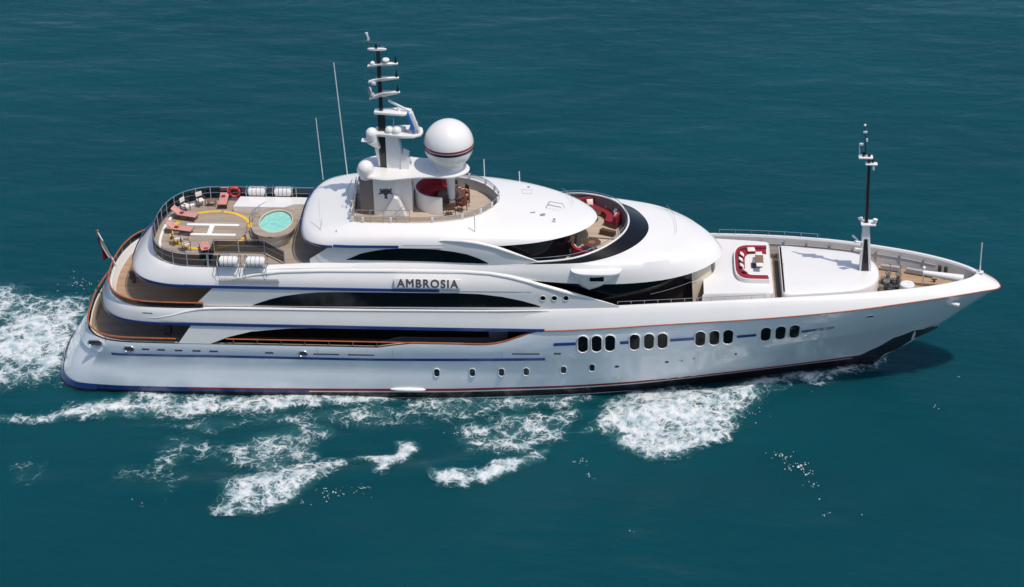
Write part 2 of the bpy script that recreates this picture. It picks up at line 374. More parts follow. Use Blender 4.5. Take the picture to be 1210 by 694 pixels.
# side plating between cap and upper bulwark, forward edge an arch
UB0x = [2.42, 2.5, 2.75, 3.4, 4.5, 5.9, 8, 12, 20, 27, 30.5, 33.8, 37, 42, 48.5, 54, 58.5, 61.5, 63.6, 64.72, 65.02]
UB0b = [0, 1.1, 2.55, 4.1, 5.15, 5.62, 5.8, 5.86, 5.87, 5.87, 5.86, 5.84, 5.77, 5.62, 5.22, 4.52, 3.44, 2.42, 1.44, .64, 0]
UB0z = [5.78] * 10 + [5.79, 5.82, 5.98, 6.37, 6.74, 7.02, 7.17, 7.14, 7.0, 6.77, 6.64]
UB0 = ring(UB0x, UB0b, UB0z)
UT = ring([3.15, 3.2, 3.4, 3.95, 4.9, 6.1, 8.2, 12, 20, 27, 30.5, 33.8, 37, 42, 48.2, 53.4, 57.4, 60, 62.0, 63.1, 63.45],
          [0, 1.1, 2.5, 3.95, 4.95, 5.45, 5.62, 5.62, 5.60, 5.58, 5.55, 5.45, 5.28, 5.03, 4.62, 4.0, 3.12, 2.33, 1.42, .64, 0],
          [6.92] * 7 + [7.02, 7.05, 7.1, 7.16, 7.22, 7.36, 7.6, 7.84, 7.9, 7.84, 7.76, 7.68, 7.62, 7.6])
def mixr(A, B, t, db=0):
    R = A * (1 - t) + B * t; return off(R, db) if db else R
band = [UB0, mixr(UB0, UT, .25, .05), mixr(UB0, UT, .6, .06), mixr(UB0, UT, .9, .05), mixr(UB0, UT, 1.0, -.03), off(UT, -.16, dz=-.01)]
UIN = off(UT, -.2, dz=-.12)
dk = np.where(UT[:, 0] < 40, -.22, -.55) ; UFL = off(UT, -.22, z=6.5)
ub = loft('upper_bulwark', band + [UIN, off(UT, -.42, z=6.45)], WHITE, Y, smooth=42)
UBS = Surf(band[:4])
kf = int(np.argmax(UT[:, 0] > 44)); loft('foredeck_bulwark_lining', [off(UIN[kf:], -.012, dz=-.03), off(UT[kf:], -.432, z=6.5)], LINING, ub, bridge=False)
PS = Surf([off(HT, -.02), UB0])      # plating at the ship's side between the two
ribbon('side_plating', 8.7, 21, fn([(8.7, 4.29), (10.9, 4.29), (12.2, 4.85), (13.8, 5.3), (16.5, 5.6), (21, 5.76)]),
       fn([(8.7, 4.3), (9.75, 5.79), (21, 5.79)]), PS, -.03, WHITE, Y, .15, extra=(9.75, 10.9))
strip('navy_stripe', 8.9, 33.9, fn([(2, 5.8), (27, 5.8), (34, 5.84)]), .2, .06, BLUE, ub, Surf([off(UB0, 0, dz=-.4), off(UB0, 0, dz=.4)]))
aft = UB0[:int(np.argmax(UB0[:, 0] > 9)) + 1]; loft('navy_stripe', [off(aft, .055, dz=-.09), off(aft, .07, dz=0), off(aft, .055, dz=.1)], BLUE, ub, bridge=False)
fwd = UB0[int(np.argmax(UB0[:, 0] > 33.7)):]
tubeobj('wood_rubbing_strake', [(x, y, z - .03) for x, y, z in mirror(off(fwd, .03))[0]], .045, VARN, ub, 6)
# raised panel whose rounded top edge sweeps up from the stern
sweep1 = fn([(6.4, 6.12), (7.4, 6.2), (8.4, 6.42), (9.3, 6.7), (10.4, 6.93), (12, 7.02), (20, 7.04), (33.7, 7.22)])
ribbon('raised_side_panel', 6.6, 34.2, lambda x: 5.95, lambda x: sweep1(x) - .03, UBS, fn([(6.6, -.03), (8.5, .04), (30, .05), (34.2, -.03)]), WHITE, ub, .2, depth=.09)
tubeobj('sheer_ledge', [(x, -(UBS(x, sweep1(x)) + .02), sweep1(x)) for x in np.arange(6.6, 34.3, .3)], .075, WHITE, ub, 8, taper=12)
pane('vent_slot', 6.7, 6.5, .7, .05, UBS, .02, DGREY, ub)
# cap rails
P, _ = mirror(HT[:int(np.argmax(HT[:, 0] > 9.2))]); tubeobj('varnished_cap_rail', [(x + .03, y * .985, 4.64) for x, y, z in (P[len(P) // 2 + 1:] + P[:len(P) // 2 + 1])], .07, VARN, Y, 8, flat=.7)
seg = HT[(HT[:, 0] > 11.3) & (HT[:, 0] < 33.9)]
tubeobj('varnished_cap_rail', [(x, -(b - .06), max(z + .06, 4.71)) for x, b, z in seg], .06, VARN, Y, 8, flat=.7)
for x in list(np.arange(3.6, 8.8, 1.7)) + list(np.arange(12.5, 23, 1.65)):
    bm = bmesh.new(); rod(bm, (x, -5.86, 4.25), (x, -5.86, 4.66), .03); finish(bm, 'rail_stanchion', STEEL, Y)
bm = bmesh.new(); box(bm, (7.5, -3.9, 5.0), (.5, .5, 2.4)); finish(bm, 'deck_pillar', DGREY, Y)

# ---- upper deck
UD = off(UT, -.4, z=6.5)
loft('upper_deck', [off(UD, 0, dz=-.6), UD], TEAKB, Y, top=True)
P, _ = mirror(off(UT[:int(np.argmax(UT[:, 0] > 11.2))], .03)); Pq = P[len(P) // 2 + 1:] + P[:len(P) // 2 + 1]
rl = tubeobj('varnished_upper_rail', [(x, y, 7.38) for x, y, z in Pq], .062, VARN, Y, 8, flat=.7)
for p in Pq[::5]:
    bm = bmesh.new(); rod(bm, (p[0], p[1] * .99, 6.9), (p[0], p[1] * .99, 7.36), .025); finish(bm, 'rail_post', STEEL, rl)
bm = bmesh.new(); A = [bm.verts.new((x, y * .995, 6.93)) for x, y, z in Pq]; B = [bm.verts.new((x, y * .995, 7.3)) for x, y, z in Pq]
for i in range(len(Pq) - 1): bm.faces.new((A[i], A[i + 1], B[i + 1], B[i]))
finish(bm, 'smoked_panel', TINT, rl)
UDH = [ring([12.2, 12.2, 12.3, 12.9, 16, 24, 32, 40], [0, 2.3, 4.0, 4.5, 4.7, 4.7, 4.6, 4.0], z) for z in (6.5, 8.56)]
loft('upper_deckhouse', UDH, GLASS, Y)
bbox('planter', (4.65, -1.0, 6.8), (.35, .35, .5), DGREY, Y); bbox('planter', (4.9, -1.6, 6.75), (.25, .25, .35), DGREY, Y)
# ---- sun deck slab (helideck)
S0 = ring([5.0, 5.04, 5.25, 5.8, 6.6, 7.9, 9.7, 12.2, 16, 22, 29], [0, 1.4, 2.7, 3.95, 4.75, 5.32, 5.52, 5.56, 5.57, 5.57, 5.52], 8.52)
S1 = ring([6.35, 6.4, 6.6, 7.05, 7.75, 8.9, 10.3, 12.6, 16, 22, 29], [0, 1.2, 2.35, 3.5, 4.3, 4.88, 5.03, 5.06, 5.06, 5.0, 4.9], 9.76)
sd = loft('sundeck_bulwark', [off(S0, -.6), S0, mixr(S0, S1, .12, .05), mixr(S0, S1, .45, .10), mixr(S0, S1, .8, .08), S1, off(S1, -.12)], WHITE, Y, bottom=True, smooth=45)
S2 = off(S1, -.14, dz=-.02)
loft('helideck', [off(S2, 0, dz=-.3), S2], TEAK, Y, top=True)
ss = Surf([off(S0, 0, dz=-.4), off(S0, 0, dz=.6)])
aft = S0[:int(np.argmax(S0[:, 0] > 9.5)) + 1]; loft('navy_stripe', [off(aft, .05, dz=-.02), off(aft, .07, dz=.09), off(aft, .05, dz=.2)], BLUE, sd, bridge=False)
strip('navy_stripe', 9.4, 26.8, lambda x: 8.62, .2, .06, BLUE, sd, ss)
# side plating of the upper deck with the long arched window and sweeping top
ZL = lambda x: sweep1(x) + .0
SPs = Surf([ring([8, 12, 20, 30, 40], [5.5, 5.5, 5.5, 5.46, 5.2], 7.0), ring([8, 12, 20, 30, 40], [5.56, 5.58, 5.58, 5.52, 5.2], 8.55),
            ring([8, 12, 20, 30, 40], [5.48, 5.52, 5.52, 5.44, 5.12], 9.1), ring([8, 12, 20, 30, 40], [5.3, 5.36, 5.36, 5.28, 5.0], 9.5), ring([8, 12, 20, 30, 40], [5.05, 5.14, 5.14, 5.05, 4.9], 9.85)])
sweep2 = fn([(12.0, 8.95), (13.2, 9.25), (14.4, 9.5), (16, 9.68), (19, 9.78), (24, 9.82), (28.5, 9.82), (30.2, 9.74), (31.6, 9.55), (33, 9.22), (34.3, 8.85), (36, 8.35), (37.4, 7.95), (38.9, 7.5)])
sp = ribbon('upper_side_plating', 10, 38.9, lambda x: min(7.05 + .008 * (x - 10), sweep2(x)), lambda x: fn([(10, 7.1), (11.35, 8.5)])(x) if x < 11.35 else (8.5 if x < 11.6 else sweep2(max(x, 12))), SPs, 0, WHITE, Y, .15, 8, extra=(11.35, 11.6))
tubeobj('sweeping_coaming', [(x, -(SPs(x, sweep2(x)) - .05), sweep2(x) + .0) for x in np.arange(11.6, 38.9, .3)], .15, WHITE, sp, 10, taper=12)
ribbon('arched_window', 14.0, 33.6, fn([(14, 7.17), (17, 7.17), (33.6, 7.42)]), fn([(14, 7.2), (14.6, 7.45), (15.3, 7.72), (16.2, 7.98), (17.3, 8.18), (18.5, 8.32), (20, 8.38), (28, 8.45), (29.5, 8.4), (31, 8.2), (32.3, 7.9), (33.3, 7.58), (33.6, 7.45)]), SPs, .02, GLASS, sp, .2)
seam('panel_line', [(x, 8.62) for x in np.arange(27, 33.4, .5)], sp, SPs, .016)
for x in (33.78, 34.55, 35.33): pane('round_port', x, 8.12, .34, .36, SPs, .02, GLASS, sp, 'port_frame', .03)
seam('panel_line', [(x, 6.98 + .008 * (x - 10)) for x in np.arange(10.2, 34, .6)], sp, SPs, .015)
# louvre grille under the life raft canisters
bm = bmesh.new()
for k in range(38):
    x = 11.9 + k * .108
    box(bm, (x, -(SPs(x, 9.1) + .035), 9.08), (.045, .05, .42), rx=-.18)
box(bm, (13.9, -(SPs(13.9, 9.1) + .0), 9.08), (4.2, .06, .03), rx=-.18); finish(bm, 'louvre_grille', GREY, sp)
# name board
bm = bmesh.new(); box(bm, (26.05, -5.62, 9.22), (4.55, .22, .68), rx=-.22, bev=.09); board = finish(bm, 'name_board', WHITE, Y)
cu = bpy.data.curves.new('lettering', 'FONT'); cu.body = 'AMBROSIA'; cu.size = .72; cu.extrude = .02; cu.bevel_depth = .016; cu.bevel_resolution = 1; cu.align_x = 'CENTER'; cu.align_y = 'CENTER'; cu.space_character = 1.2; cu.offset = 0
to = bpy.data.objects.new('lettering', cu); COL.objects.link(to); bpy.context.view_layer.update()
me = bpy.data.meshes.new_from_object(to.evaluated_get(bpy.context.evaluated_depsgraph_get())); bpy.data.objects.remove(to)
me.materials.clear(); me.materials.append(DGREY); lo_ = bpy.data.objects.new('lettering', me); COL.objects.link(lo_); lo_.parent = board
w_ = max(v.co.x for v in me.vertices) - min(v.co.x for v in me.vertices); sx_ = 4.15 / w_
lo_.matrix_local = Matrix.Translation((26.05, -5.735, 9.235)) @ Matrix.Rotation(math.pi / 2 - .22, 4, 'X') @ Matrix.Shear('XZ', 4, (0, 0)) @ Matrix.Diagonal((sx_, 1.1, 1, 1))

# ---- bridge deck body (tier two)
B2 = ring([15, 19, 25, 30, 34, 38, 41.8, 44.2, 45.5, 45.9], [5.0, 5.03, 5.03, 5.08, 5.17, 5.08, 4.3, 2.95, 1.4, 0], [9.72, 9.72, 9.72, 9.6, 9.25, 9.08, 9.05, 9.05, 9.05, 9.05])
T2 = ring([15, 19, 25, 30, 34, 38, 41.3, 43.4, 44.7, 45.2], [4.95, 4.9, 4.88, 4.9, 4.97, 4.82, 4.02, 2.8, 1.4, 0], [9.8, 10.05, 10.14, 10.22, 10.36, 10.42, 10.33, 10.1, 9.82, 9.72])
W2 = ring([15, 19, 25, 30, 34, 36.3, 38.2, 39.6, 40.5, 40.8], [4.5, 4.6, 4.7, 4.83, 4.9, 4.75, 4.05, 2.95, 1.45, 0], [9.8, 10.1, 10.18, 10.27, 10.4, 10.5, 10.6, 10.7, 10.7, 10.7])
bt = loft('bridge_roof', [off(B2, -.55, dz=.06), B2, mixr(B2, T2, .3, .06), mixr(B2, T2, .7, .09), mixr(B2, T2, 1., .0), mixr(T2, W2, .4) + np.array([0, 0, .08]), mixr(T2, W2, .75) + np.array([0, 0, .07]), W2], WHITE, Y, smooth=40)
Wt = ring([15, 19, 25, 30, 34, 35.9, 37.4, 38.6, 39.25, 39.45], [4.4, 4.5, 4.6, 4.78, 4.84, 4.68, 3.95, 2.75, 1.35, 0], [9.9, 10.15, 10.23, 10.34, 10.6, 10.82, 11.02, 11.18, 11.18, 11.18])
k = int(np.argmax(W2[:, 0] > 31)) ; a_, b_ = W2[k:], Wt[k:]
wc = loft('sunwell_coaming', [a_ + np.array([0, 0, .01]), mixr(a_, b_, .5, .02), b_], GLASS, Y)
loft('coaming_lining', [off(b_, -.07), off(b_, -.12, z=9.8)], WGREY, Y)
tubeobj('coaming_rim', mirror(off(b_, -.03, dz=.02))[0], .07, WHITE, wc, 8)
tubeobj('coaming_handrail', [(x, y, z + .28) for x, y, z in mirror(off(b_, -.12))[0]], .022, STEEL, wc, 6)
fl = off(b_, -.11, z=9.82); loft('sunwell_deck', [fl - np.array([0, 0, .1]), fl], TEAKL, Y, top=True)
# bridge windows below the brim
G0 = ring([33, 36, 39, 42, 44.2, 45.3, 45.6], [4.9, 4.75, 4.45, 3.75, 2.6, 1.3, 0], 6.5)
G1 = ring([33, 36, 39, 42, 44.0, 45.0, 45.3], [4.85, 4.75, 4.4, 3.65, 2.5, 1.25, 0], 9.2)
bg_ = loft('wheelhouse_window', [G0, G1], GLASS, Y); GS = Surf([G0, G1])
# pale front panel between two wheelhouse panes, handrail outside
k0 = int(np.argmax(G0[:, 0] > 43.7)); loft('wheelhouse_front_panel', [off(G0[k0:k0 + 8], .03), off(G1[k0:k0 + 8], .03)], CREAM, bg_)
tubeobj('window_washing_rail', [(x, -(GS(x, 8.2) + .25), 7.9 + .12 * (x - 41)) for x in np.arange(41, 44.3, .25)], .02, SALOON, bg_)
# starboard wing station pod: a bowl hung outside the roof edge
bm = bmesh.new(); nu, nv = 16, 8; G_ = []
for j in range(nv + 1):
    v = j / nv; row = []
    for i in range(nu + 1):
        u = -1 + 2 * i / nu; xc = 37.15 - .25 * v; hw = 1.45 * (1 - v ** 1.6) ** .55 + .03
        xx = xc + hw * u + (.35 * u * (1 - v) if u > 0 else 0)
        row.append(bm.verts.new((xx, -(4.85 + .85 * max(0, 1 - abs(u) ** 2.6) ** .6 * (1 - .75 * v ** 1.3)), 10.12 - 1.5 * v)))
    G_.append(row)
for j in range(nv):
    for i in range(nu): bm.faces.new((G_[j][i], G_[j][i + 1], G_[j + 1][i + 1], G_[j + 1][i]))
bm.faces.new([v for v in G_[0]])
pod = finish(bm, 'wing_station', WHITE, Y, 50)
bbox('wing_window', (37.4, -5.50, 9.78), (.95, .3, .36), GLASS, pod, bev=.05)
bm = bmesh.new(); prism(bm, [(37.15 + (1.5 + (.4 if math.cos(t) > 0 else 0)) * math.copysign(abs(math.cos(t)) ** .7, math.cos(t)), -4.85 - .92 * abs(math.sin(t)) ** .6) for t in np.linspace(math.pi, 2 * math.pi, 22)], 10.10, 10.2); finish(bm, 'wing_lid', WHITE, pod)
# roof seam arcs and hardware on the bridge roof
tubeobj('roof_seam', [(41.2 + 1.5 * math.cos(t), 4.2 * math.sin(t) , 10.62 - .02 * abs(math.sin(t))) for t in np.linspace(-.1, 1.0, 16)], .012, LINE, bt, 5)

# ---- top tier body, side shell and roof
T3x = [19.6, 19.6, 19.7, 20.2, 24, 29, 32, 34, 35.2, 35.8, 35.9]; T3b = [0, 2.5, 3.9, 4.3, 4.5, 4.5, 4.25, 3.6, 2.5, 1.1, 0]
T3 = [ring(T3x, [0, 2.5, 3.9, 4.3, 4.5, 4.55, 4.5, 4.05, 2.9, 1.3, 0], 9.76), ring(T3x, T3b, 11.5)]; T3S = Surf(T3)
sk = loft('sky_lounge', T3, GLASS, Y)
S3S = Surf([ring([15, 20, 26, 28, 30, 33, 36], [4.72, 4.72, 4.74, 4.8, 4.86, 4.88, 4.7], 10.0), ring([15, 20, 26, 28, 30, 33, 36], [4.70, 4.72, 4.76, 4.95, 4.97, 4.88, 4.6], 11.3), ring([15, 20, 26, 28, 30, 33, 36], [4.5, 4.55, 4.6, 4.9, 4.88, 4.6, 4.2], 12.4)])
sweep3 = fn([(18.0, 10.4), (19.7, 11.6), (25.5, 11.7), (27.2, 12.05), (28.3, 12.1), (29.3, 11.98), (30.4, 11.72), (31.6, 11.3), (33, 10.75), (34.2, 10.3)])
s3 = ribbon('lounge_side_shell', 18.0, 34.2, lambda x: min(9.95, sweep3(x)), sweep3, S3S, .0, WHITE, Y, .15, 6, extra=(19.7,))
tubeobj('sweeping_trim', [(x, -(S3S(x, sweep3(x)) - .02), sweep3(x) + .02) for x in np.arange(26, 34.3, .3)], .13, WHITE, s3, 8, taper=10)
ribbon('lounge_window', 20.5, 30.1, lambda x: 10.42, fn([(20.5, 10.44), (20.9, 10.62), (21.5, 10.92), (22.3, 11.12), (23.2, 11.28), (24.2, 11.36), (26.9, 11.36), (27.8, 11.3), (28.7, 11.13), (29.5, 10.8), (30.1, 10.46)]), S3S, .02, GLASS, s3, .15)
R0 = ring([17.0, 17.05, 17.25, 17.75, 18.7, 20.2, 23, 27, 30.5, 33.5, 35.7, 36.9, 37.25], [0, 1.6, 3.0, 4.15, 4.8, 4.98, 4.95, 4.85, 4.55, 3.85, 2.6, 1.2, 0], [11.5] * 8 + [11.55, 11.55, 11.52, 11.48, 11.46])
R1 = ring([17.5, 17.55, 17.8, 18.3, 19.2, 20.6, 23, 27, 30.2, 32.9, 34.9, 36.0, 36.3], [0, 1.5, 2.7, 3.75, 4.3, 4.5, 4.5, 4.4, 4.05, 3.35, 2.2, 1.0, 0], [12.1, 12.1, 12.12, 12.15, 12.2, 12.3, 12.38, 12.36, 12.28, 12.12, 11.95, 11.85, 11.82])
H0 = ring([20.5, 20.5, 20.52, 20.6, 20.85, 21.6, 23.5, 26.3, 28.3, 29.5, 30.2, 30.55, 30.6], [0, 1.3, 2.4, 3.2, 3.62, 3.75, 3.75, 3.6, 3.05, 2.25, 1.3, .5, 0], 12.72)
rf = loft('top_roof', [off(R0, -.7), R0, mixr(R0, R1, .2, .08), mixr(R0, R1, .6, .16), mixr(R0, R1, .9, .08), mixr(R1, H0, .12), mixr(R1, H0, .45) + np.array([0, 0, .05]), mixr(R1, H0, .93) - np.array([0, 0, .02]), H0, off(H0, -.12), off(H0, -.14, z=11.9)], WHITE, Y, bottom=True, smooth=35)
aft = R0[:int(np.argmax(R0[:, 0] > 19.9))]; loft('navy_stripe', [off(aft, .06, dz=-.02), off(aft, .1, dz=.08), off(aft, .1, dz=.18)], BLUE, rf, bridge=False)
RS = Surf([R0, mixr(R0, R1, .2, .08), mixr(R0, R1, .6, .16), R1])
strip('navy_stripe', 19.7, 24.1, lambda x: 11.6, .18, .04, BLUE, rf, RS)
seam('panel_line', [(x, 11.72) for x in np.arange(24.4, 29, .5)], rf, RS, .014)
tubeobj('roof_seam', [(34.0 + 1.6 * math.cos(t), 3.0 * math.sin(t), 12.27 - .02) for t in np.linspace(.15, 1.1, 12)], .012, LINE, rf, 5)
tubeobj('roof_seam', [(18.75, -3.9, 12.36), (18.6, -2, 12.32), (18.55, 0, 12.3), (18.6, 2.6, 12.33)], .014, LINE, rf, 5)
fd = off(H0, -.15, z=11.98); loft('flybridge_deck', [fd - np.array([0, 0, .08]), fd], TEAKL, Y, top=True)
loft('flybridge_lining', [off(H0, -.155, z=12.68), off(H0, -.17, z=11.99)], GREY, Y)
rail = loft('flybridge_rail', [off(H0, -.1, z=12.82), off(H0, -.1, z=13.12)], CLEAR, Y)
tubeobj('top_rail', mirror(off(H0, -.1, z=13.14))[0], .025, STEEL, rail, 6, True)
mP = mirror(off(H0, -.08, z=12.7))[0]
for q in mP[::6]: bbox('rail_post', (q[0], q[1], q[2] + .22), (.16, .12, .46), WHITE, rail)
# seams, flush hatches and drains that break up the white roofs
for x, y, z in ((32.0, 1.4, 12.48), (25.0, -4.1, 12.5)):
    tubeobj('hatch_seam', [(x, y, z), (x + .7, y, z), (x + .7, y + .6, z), (x, y + .6, z)], .01, LINE, rf, 4, True)
for x, y in ((32.4, 2.6), (34.4, -1.9), (31.0, -3.0)): 
    bm = bmesh.new(); lathe(bm, (x, y, 0), [(.09, 12.0), (.09, 12.42 - .12 * (x - 31) / 3)], 12); finish(bm, 'deck_light', STEEL, rf)
# small fittings on the top roof
for x, y in ((32.9, -1.2), (33.6, -1.4)): bbox('roof_fitting', (x, y, 12.35), (.35, .12, .08), STEEL, rf, rz=.3)
bm = bmesh.new()
tube(bm, [(33.9, .2, 12.2), (34.0, .1, 12.55), (34.9, .0, 12.45), (35.0, .1, 12.1)], .018, 5); tube(bm, [(33.7, -.3, 12.2), (33.9, -.35, 12.55), (34.8, -.4, 12.4)], .018, 5)
rod(bm, (33.95, .2, 12.5), (33.85, -.35, 12.5), .015)
finish(bm, 'searchlight_frame', DGREY, rf)
for p in ((29.2, -4.05, 12.3, 1.45), (29.2, 4.3, 12.2, 1.4), (31.7, 3.9, 12.1, .8), (19.9, -4.3, 12.2, .3)):
    tubeobj('short_antenna', [(p[0], p[1], p[2] - .1), (p[0] - .02, p[1], p[2] + p[3])], .035, WHITE, rf, 6)
tubeobj('whip_antenna', [(17.75, 4.1, 11.9), (17.5, 4.3, 16.6)], .028, WHITE, rf, 6)
tubeobj('whip_antenna', [(19.45, 4.45, 12.1), (18.95, 4.6, 20.7)], .035, WHITE, rf, 6)
tubeobj('whip_antenna', [(18.75, -3.9, 12.3), (18.6, -3.0, 14.2)], .02, WHITE, rf, 6)

# ---- radar arch, mast and domes
mb = node('radar_mast', Y)
bm = bmesh.new(); prism(bm, [(22.05, -1.15), (23.6, -1.15), (23.9, -.8), (24.65, -.75), (24.65, .8), (23.9, .95), (23.6, 1.15), (22.05, 1.15)], 11.99, 14.78); finish(bm, 'mast_house', WHITE, mb)
bm = bmesh.new(); plate_y(bm, [(22.6, 12.0), (24.3, 12.0), (24.15, 12.5), (23.75, 13.5), (23.5, 13.6), (23.1, 12.9)], -1.75, -1.1); finish(bm, 'stair_fin', WHITE, mb)
# crest on the mast house
bm = bmesh.new(); cx, cz = 22.9, 13.75
for k in range(9):
    a = math.radians(-20 + k * 27.5); L = .36 if k % 2 else .44
    if 60 < math.degrees(a) < 120: L = .3
    x1, z1 = cx + L * math.cos(a) * 1.15, cz + L * math.sin(a) * .95; px_, pz_ = -math.sin(a) * .06, math.cos(a) * .06
    plate_y(bm, [(cx - px_, cz - pz_), (x1 - px_ * .7, z1 - pz_ * .7), (x1 + px_ * .3, z1 + pz_ * 1.2), (cx + px_, cz + pz_)], -1.17, -1.152)
plate_y(bm, [(cx + .17 * math.cos(t), cz - .05 + .26 * math.sin(t)) for t in np.linspace(0, 2 * math.pi, 14)[:-1]], -1.172, -1.152)
plate_y(bm, [(cx - .05, cz - .2), (cx + .05, cz - .2), (cx + .12, cz - .5), (cx - .12, cz - .5)], -1.17, -1.152)
finish(bm, 'crest_emblem', DGREY, mb)
PL = ring([20.9, 20.95, 21.2, 21.9, 22.9, 23.8, 25, 26.2, 27.2, 28.0, 28.45, 28.55], [0, .6, 1.1, 1.6, 1.85, 1.7, 1.42, 1.32, 1.35, 1.0, .45, 0], 14.93)
loft('radome_platform', [off(PL, -.25), PL, off(PL, .02, dz=.1), off(PL, -.05, dz=.2)], WHITE, mb, top=True, bottom=True)
bm = bmesh.new(); rod(bm, (27.3, 0.1, 11.99), (27.2, 0.1, 14.95), .2, .34, 20); finish(bm, 'radome_pillar', WHITE, mb)
R_ = 1.70; RC = (27.2, 0, 16.93)
rdm = bmesh.new(); lathe(rdm, (27.2, 0, 0), [(.95, 15.0), (.98, 15.35)] + [(R_ * math.cos(a), 16.93 + R_ * math.sin(a)) for a in np.linspace(math.radians(-54), math.radians(89), 30)], 48); dome = finish(rdm, 'large_radome', WHITE, mb)
def dome_band(name, z0, z1, m):
    bm = bmesh.new(); pr = [(math.sqrt(R_ ** 2 - (z - 16.93) ** 2) + .012, z) for z in np.linspace(z0, z1, 4)]
    Rg = [[bm.verts.new((27.2 + r_ * math.cos(2 * math.pi * k / 64), r_ * math.sin(2 * math.pi * k / 64), z)) for k in range(64)] for r_, z in pr]
    for A, B in zip(Rg, Rg[1:]):
        for k in range(64): bm.faces.new((A[k], A[(k + 1) % 64], B[(k + 1) % 64], B[k]))
    finish(bm, name, m, dome)
dome_band('radome_stripe', 16.92, 17.06, RED); dome_band('radome_stripe', 16.67, 16.86, BLACKP)
def small_dome(name, x, y, z, r, parent, h=.5):
    bm = bmesh.new(); lathe(bm, (x, y, z), [(r * .85, 0), (r * .9, .06), (r, h * r)] + [(r * math.cos(a), h * r + r * math.sin(a)) for a in np.linspace(.1, 1.56, 9)], 24); return finish(bm, name, WHITE, parent)
small_dome('satellite_dome', 21.6, -1.05, 14.98, .56, mb, .9)
bm = bmesh.new(); rod(bm, (21.6, -1.05, 14.75), (21.6, -1.05, 15.0), .4, .45, 20); finish(bm, 'dome_pedestal', WHITE, mb)
bbox('mast_column', (22.72, 0, 17.1), (.5, .34, 4.1), BLACKP, mb, bev=.05)
bbox('mast_topmast', (22.72, 0, 21.3), (.26, .24, 4.8), BLACKP, mb, bev=.04)
bm = bmesh.new(); plate_y(bm, [(22.95, 15.0), (24.5, 15.0), (24.0, 16.2), (23.75, 17.7), (22.95, 17.7)], -.32, .32); finish(bm, 'mast_tower', WHITE, mb)
bm = bmesh.new(); plate_y(bm, [(23.9, 15.0), (24.5, 15.0), (24.45, 16.1), (24.05, 16.3)], -.45, .45); finish(bm, 'tower_buttress', WHITE, mb)
def wing(name, pts, z, t, m=WHITE, dz=None):
    bm = bmesh.new(); prism(bm, pts, z, z + t)
    if dz:
        for v in bm.verts: v.co.z += dz(v.co.x)
    bmesh.ops.bevel(bm, geom=[e for e in bm.edges], offset=.03, segments=1, affect='EDGES'); return finish(bm, name, m, mb)
def oval(x0, x1, b, n=24): return [((x0 + x1) / 2 + (x1 - x0) / 2 * math.cos(a), b * math.sin(a)) for a in np.linspace(0, 2 * math.pi, n + 1)[:-1]]
wing('lower_radar_platform', [(22.2, -.55), (24.2, -.85), (24.9, -.85), (25.4, -.5), (25.5, 0), (25.4, .5), (24.9, .85), (24.2, .85), (22.2, .55)], 17.65, .2)
wing('upper_radar_platform', [(22.25, -.3), (24.2, -.55), (24.75, -.35), (24.75, .35), (24.2, .55), (22.25, .3)], 19.15, .18)
small_dome('mast_dome', 22.05, -.35, 17.3, .42, mb, 1.1)
bm = bmesh.new(); rod(bm, (22.05, -.35, 17.3), (22.45, -.1, 16.6), .42, .16, 16); box(bm, (21.75, -.4, 17.28), (.8, .5, .07)); rod(bm, (22.3, -.2, 16.6), (22.45, -.1, 15.2), .14, .07); finish(bm, 'dome_bracket', WHITE, mb)
small_dome('mast_dome', 23.25, -.3, 17.85, .3, mb, .5); small_dome('mast_dome', 23.75, -.35, 17.85, .34, mb, .4)
bm = bmesh.new(); box(bm, (24.9, -.15, 18.0), (.6, .7, .3)); rod(bm, (24.3, -.2, 17.85), (24.3, -.2, 18.2), .06); finish(bm, 'radar_gearbox', GREY, mb)
bm = bmesh.new(); rod(bm, (23.9, 0, 19.3), (23.9, 0, 19.6), .16, .1, 12); box(bm, (23.95, 0, 19.66), (1.65, .12, .13), ry=.40, rz=-.2); finish(bm, 'radar_scanner', WHITE, mb)
bm = bmesh.new(); box(bm, (24.75, -.3, 18.6), (.13, .5, 1.55), ry=-.25); finish(bm, 'blue_scanner_cover', SBLUE, mb)
bm = bmesh.new(); box(bm, (24.98, -.3, 18.6), (.26, .35, 1.6), ry=-.30, bev=.04); rod(bm, (25.1, -.2, 18.6), (25.2, -.2, 17.9), .05); finish(bm, 'scanner_strut', WHITE, mb)
def kink(lo, hi=22.75):
    return lambda x: -lo * max(0, hi - x) / .8
def spreader(z, drop, x1=24.05):
    wing('spreader', [(21.95, -.14), (22.8, -.2), (x1, -.1), (x1, .1), (22.8, .2), (21.95, .14)], z, .13, dz=kink(drop))
    bm = bmesh.new(); rod(bm, (x1 - .15, 0, z + .12), (x1 - .15, 0, z + .36), .09, .09, 10); rod(bm, (x1 - .15, 0, z + .36), (x1 - .15, 0, z + .62), .05, .03); finish(bm, 'navigation_light', BLACKP, mb)
spreader(20.62, .5); spreader(21.68, .35, 24.02); spreader(22.7, .2, 24.0)
wing('truck_spreader', oval(22.0, 23.3, .14), 23.72, .12)
bm = bmesh.new(); rod(bm, (22.6, 0, 23.8), (22.6, 0, 24.2), .1, .06); finish(bm, 'masthead_light', BLACKP, mb)
small_dome('mast_dome', 22.3, 0, 21.25, .22, mb, .6); small_dome('mast_dome', 22.3, 0, 22.7, .17, mb, .3)
bm = bmesh.new(); rod(bm, (23.2, 0, 22.8), (23.2, 0, 22.95), .1); lathe(bm, (23.2, 0, 22.95), [(.2, 0), (.25, .08), (.2, .16)], 20); finish(bm, 'gps_dish', WHITE, mb)
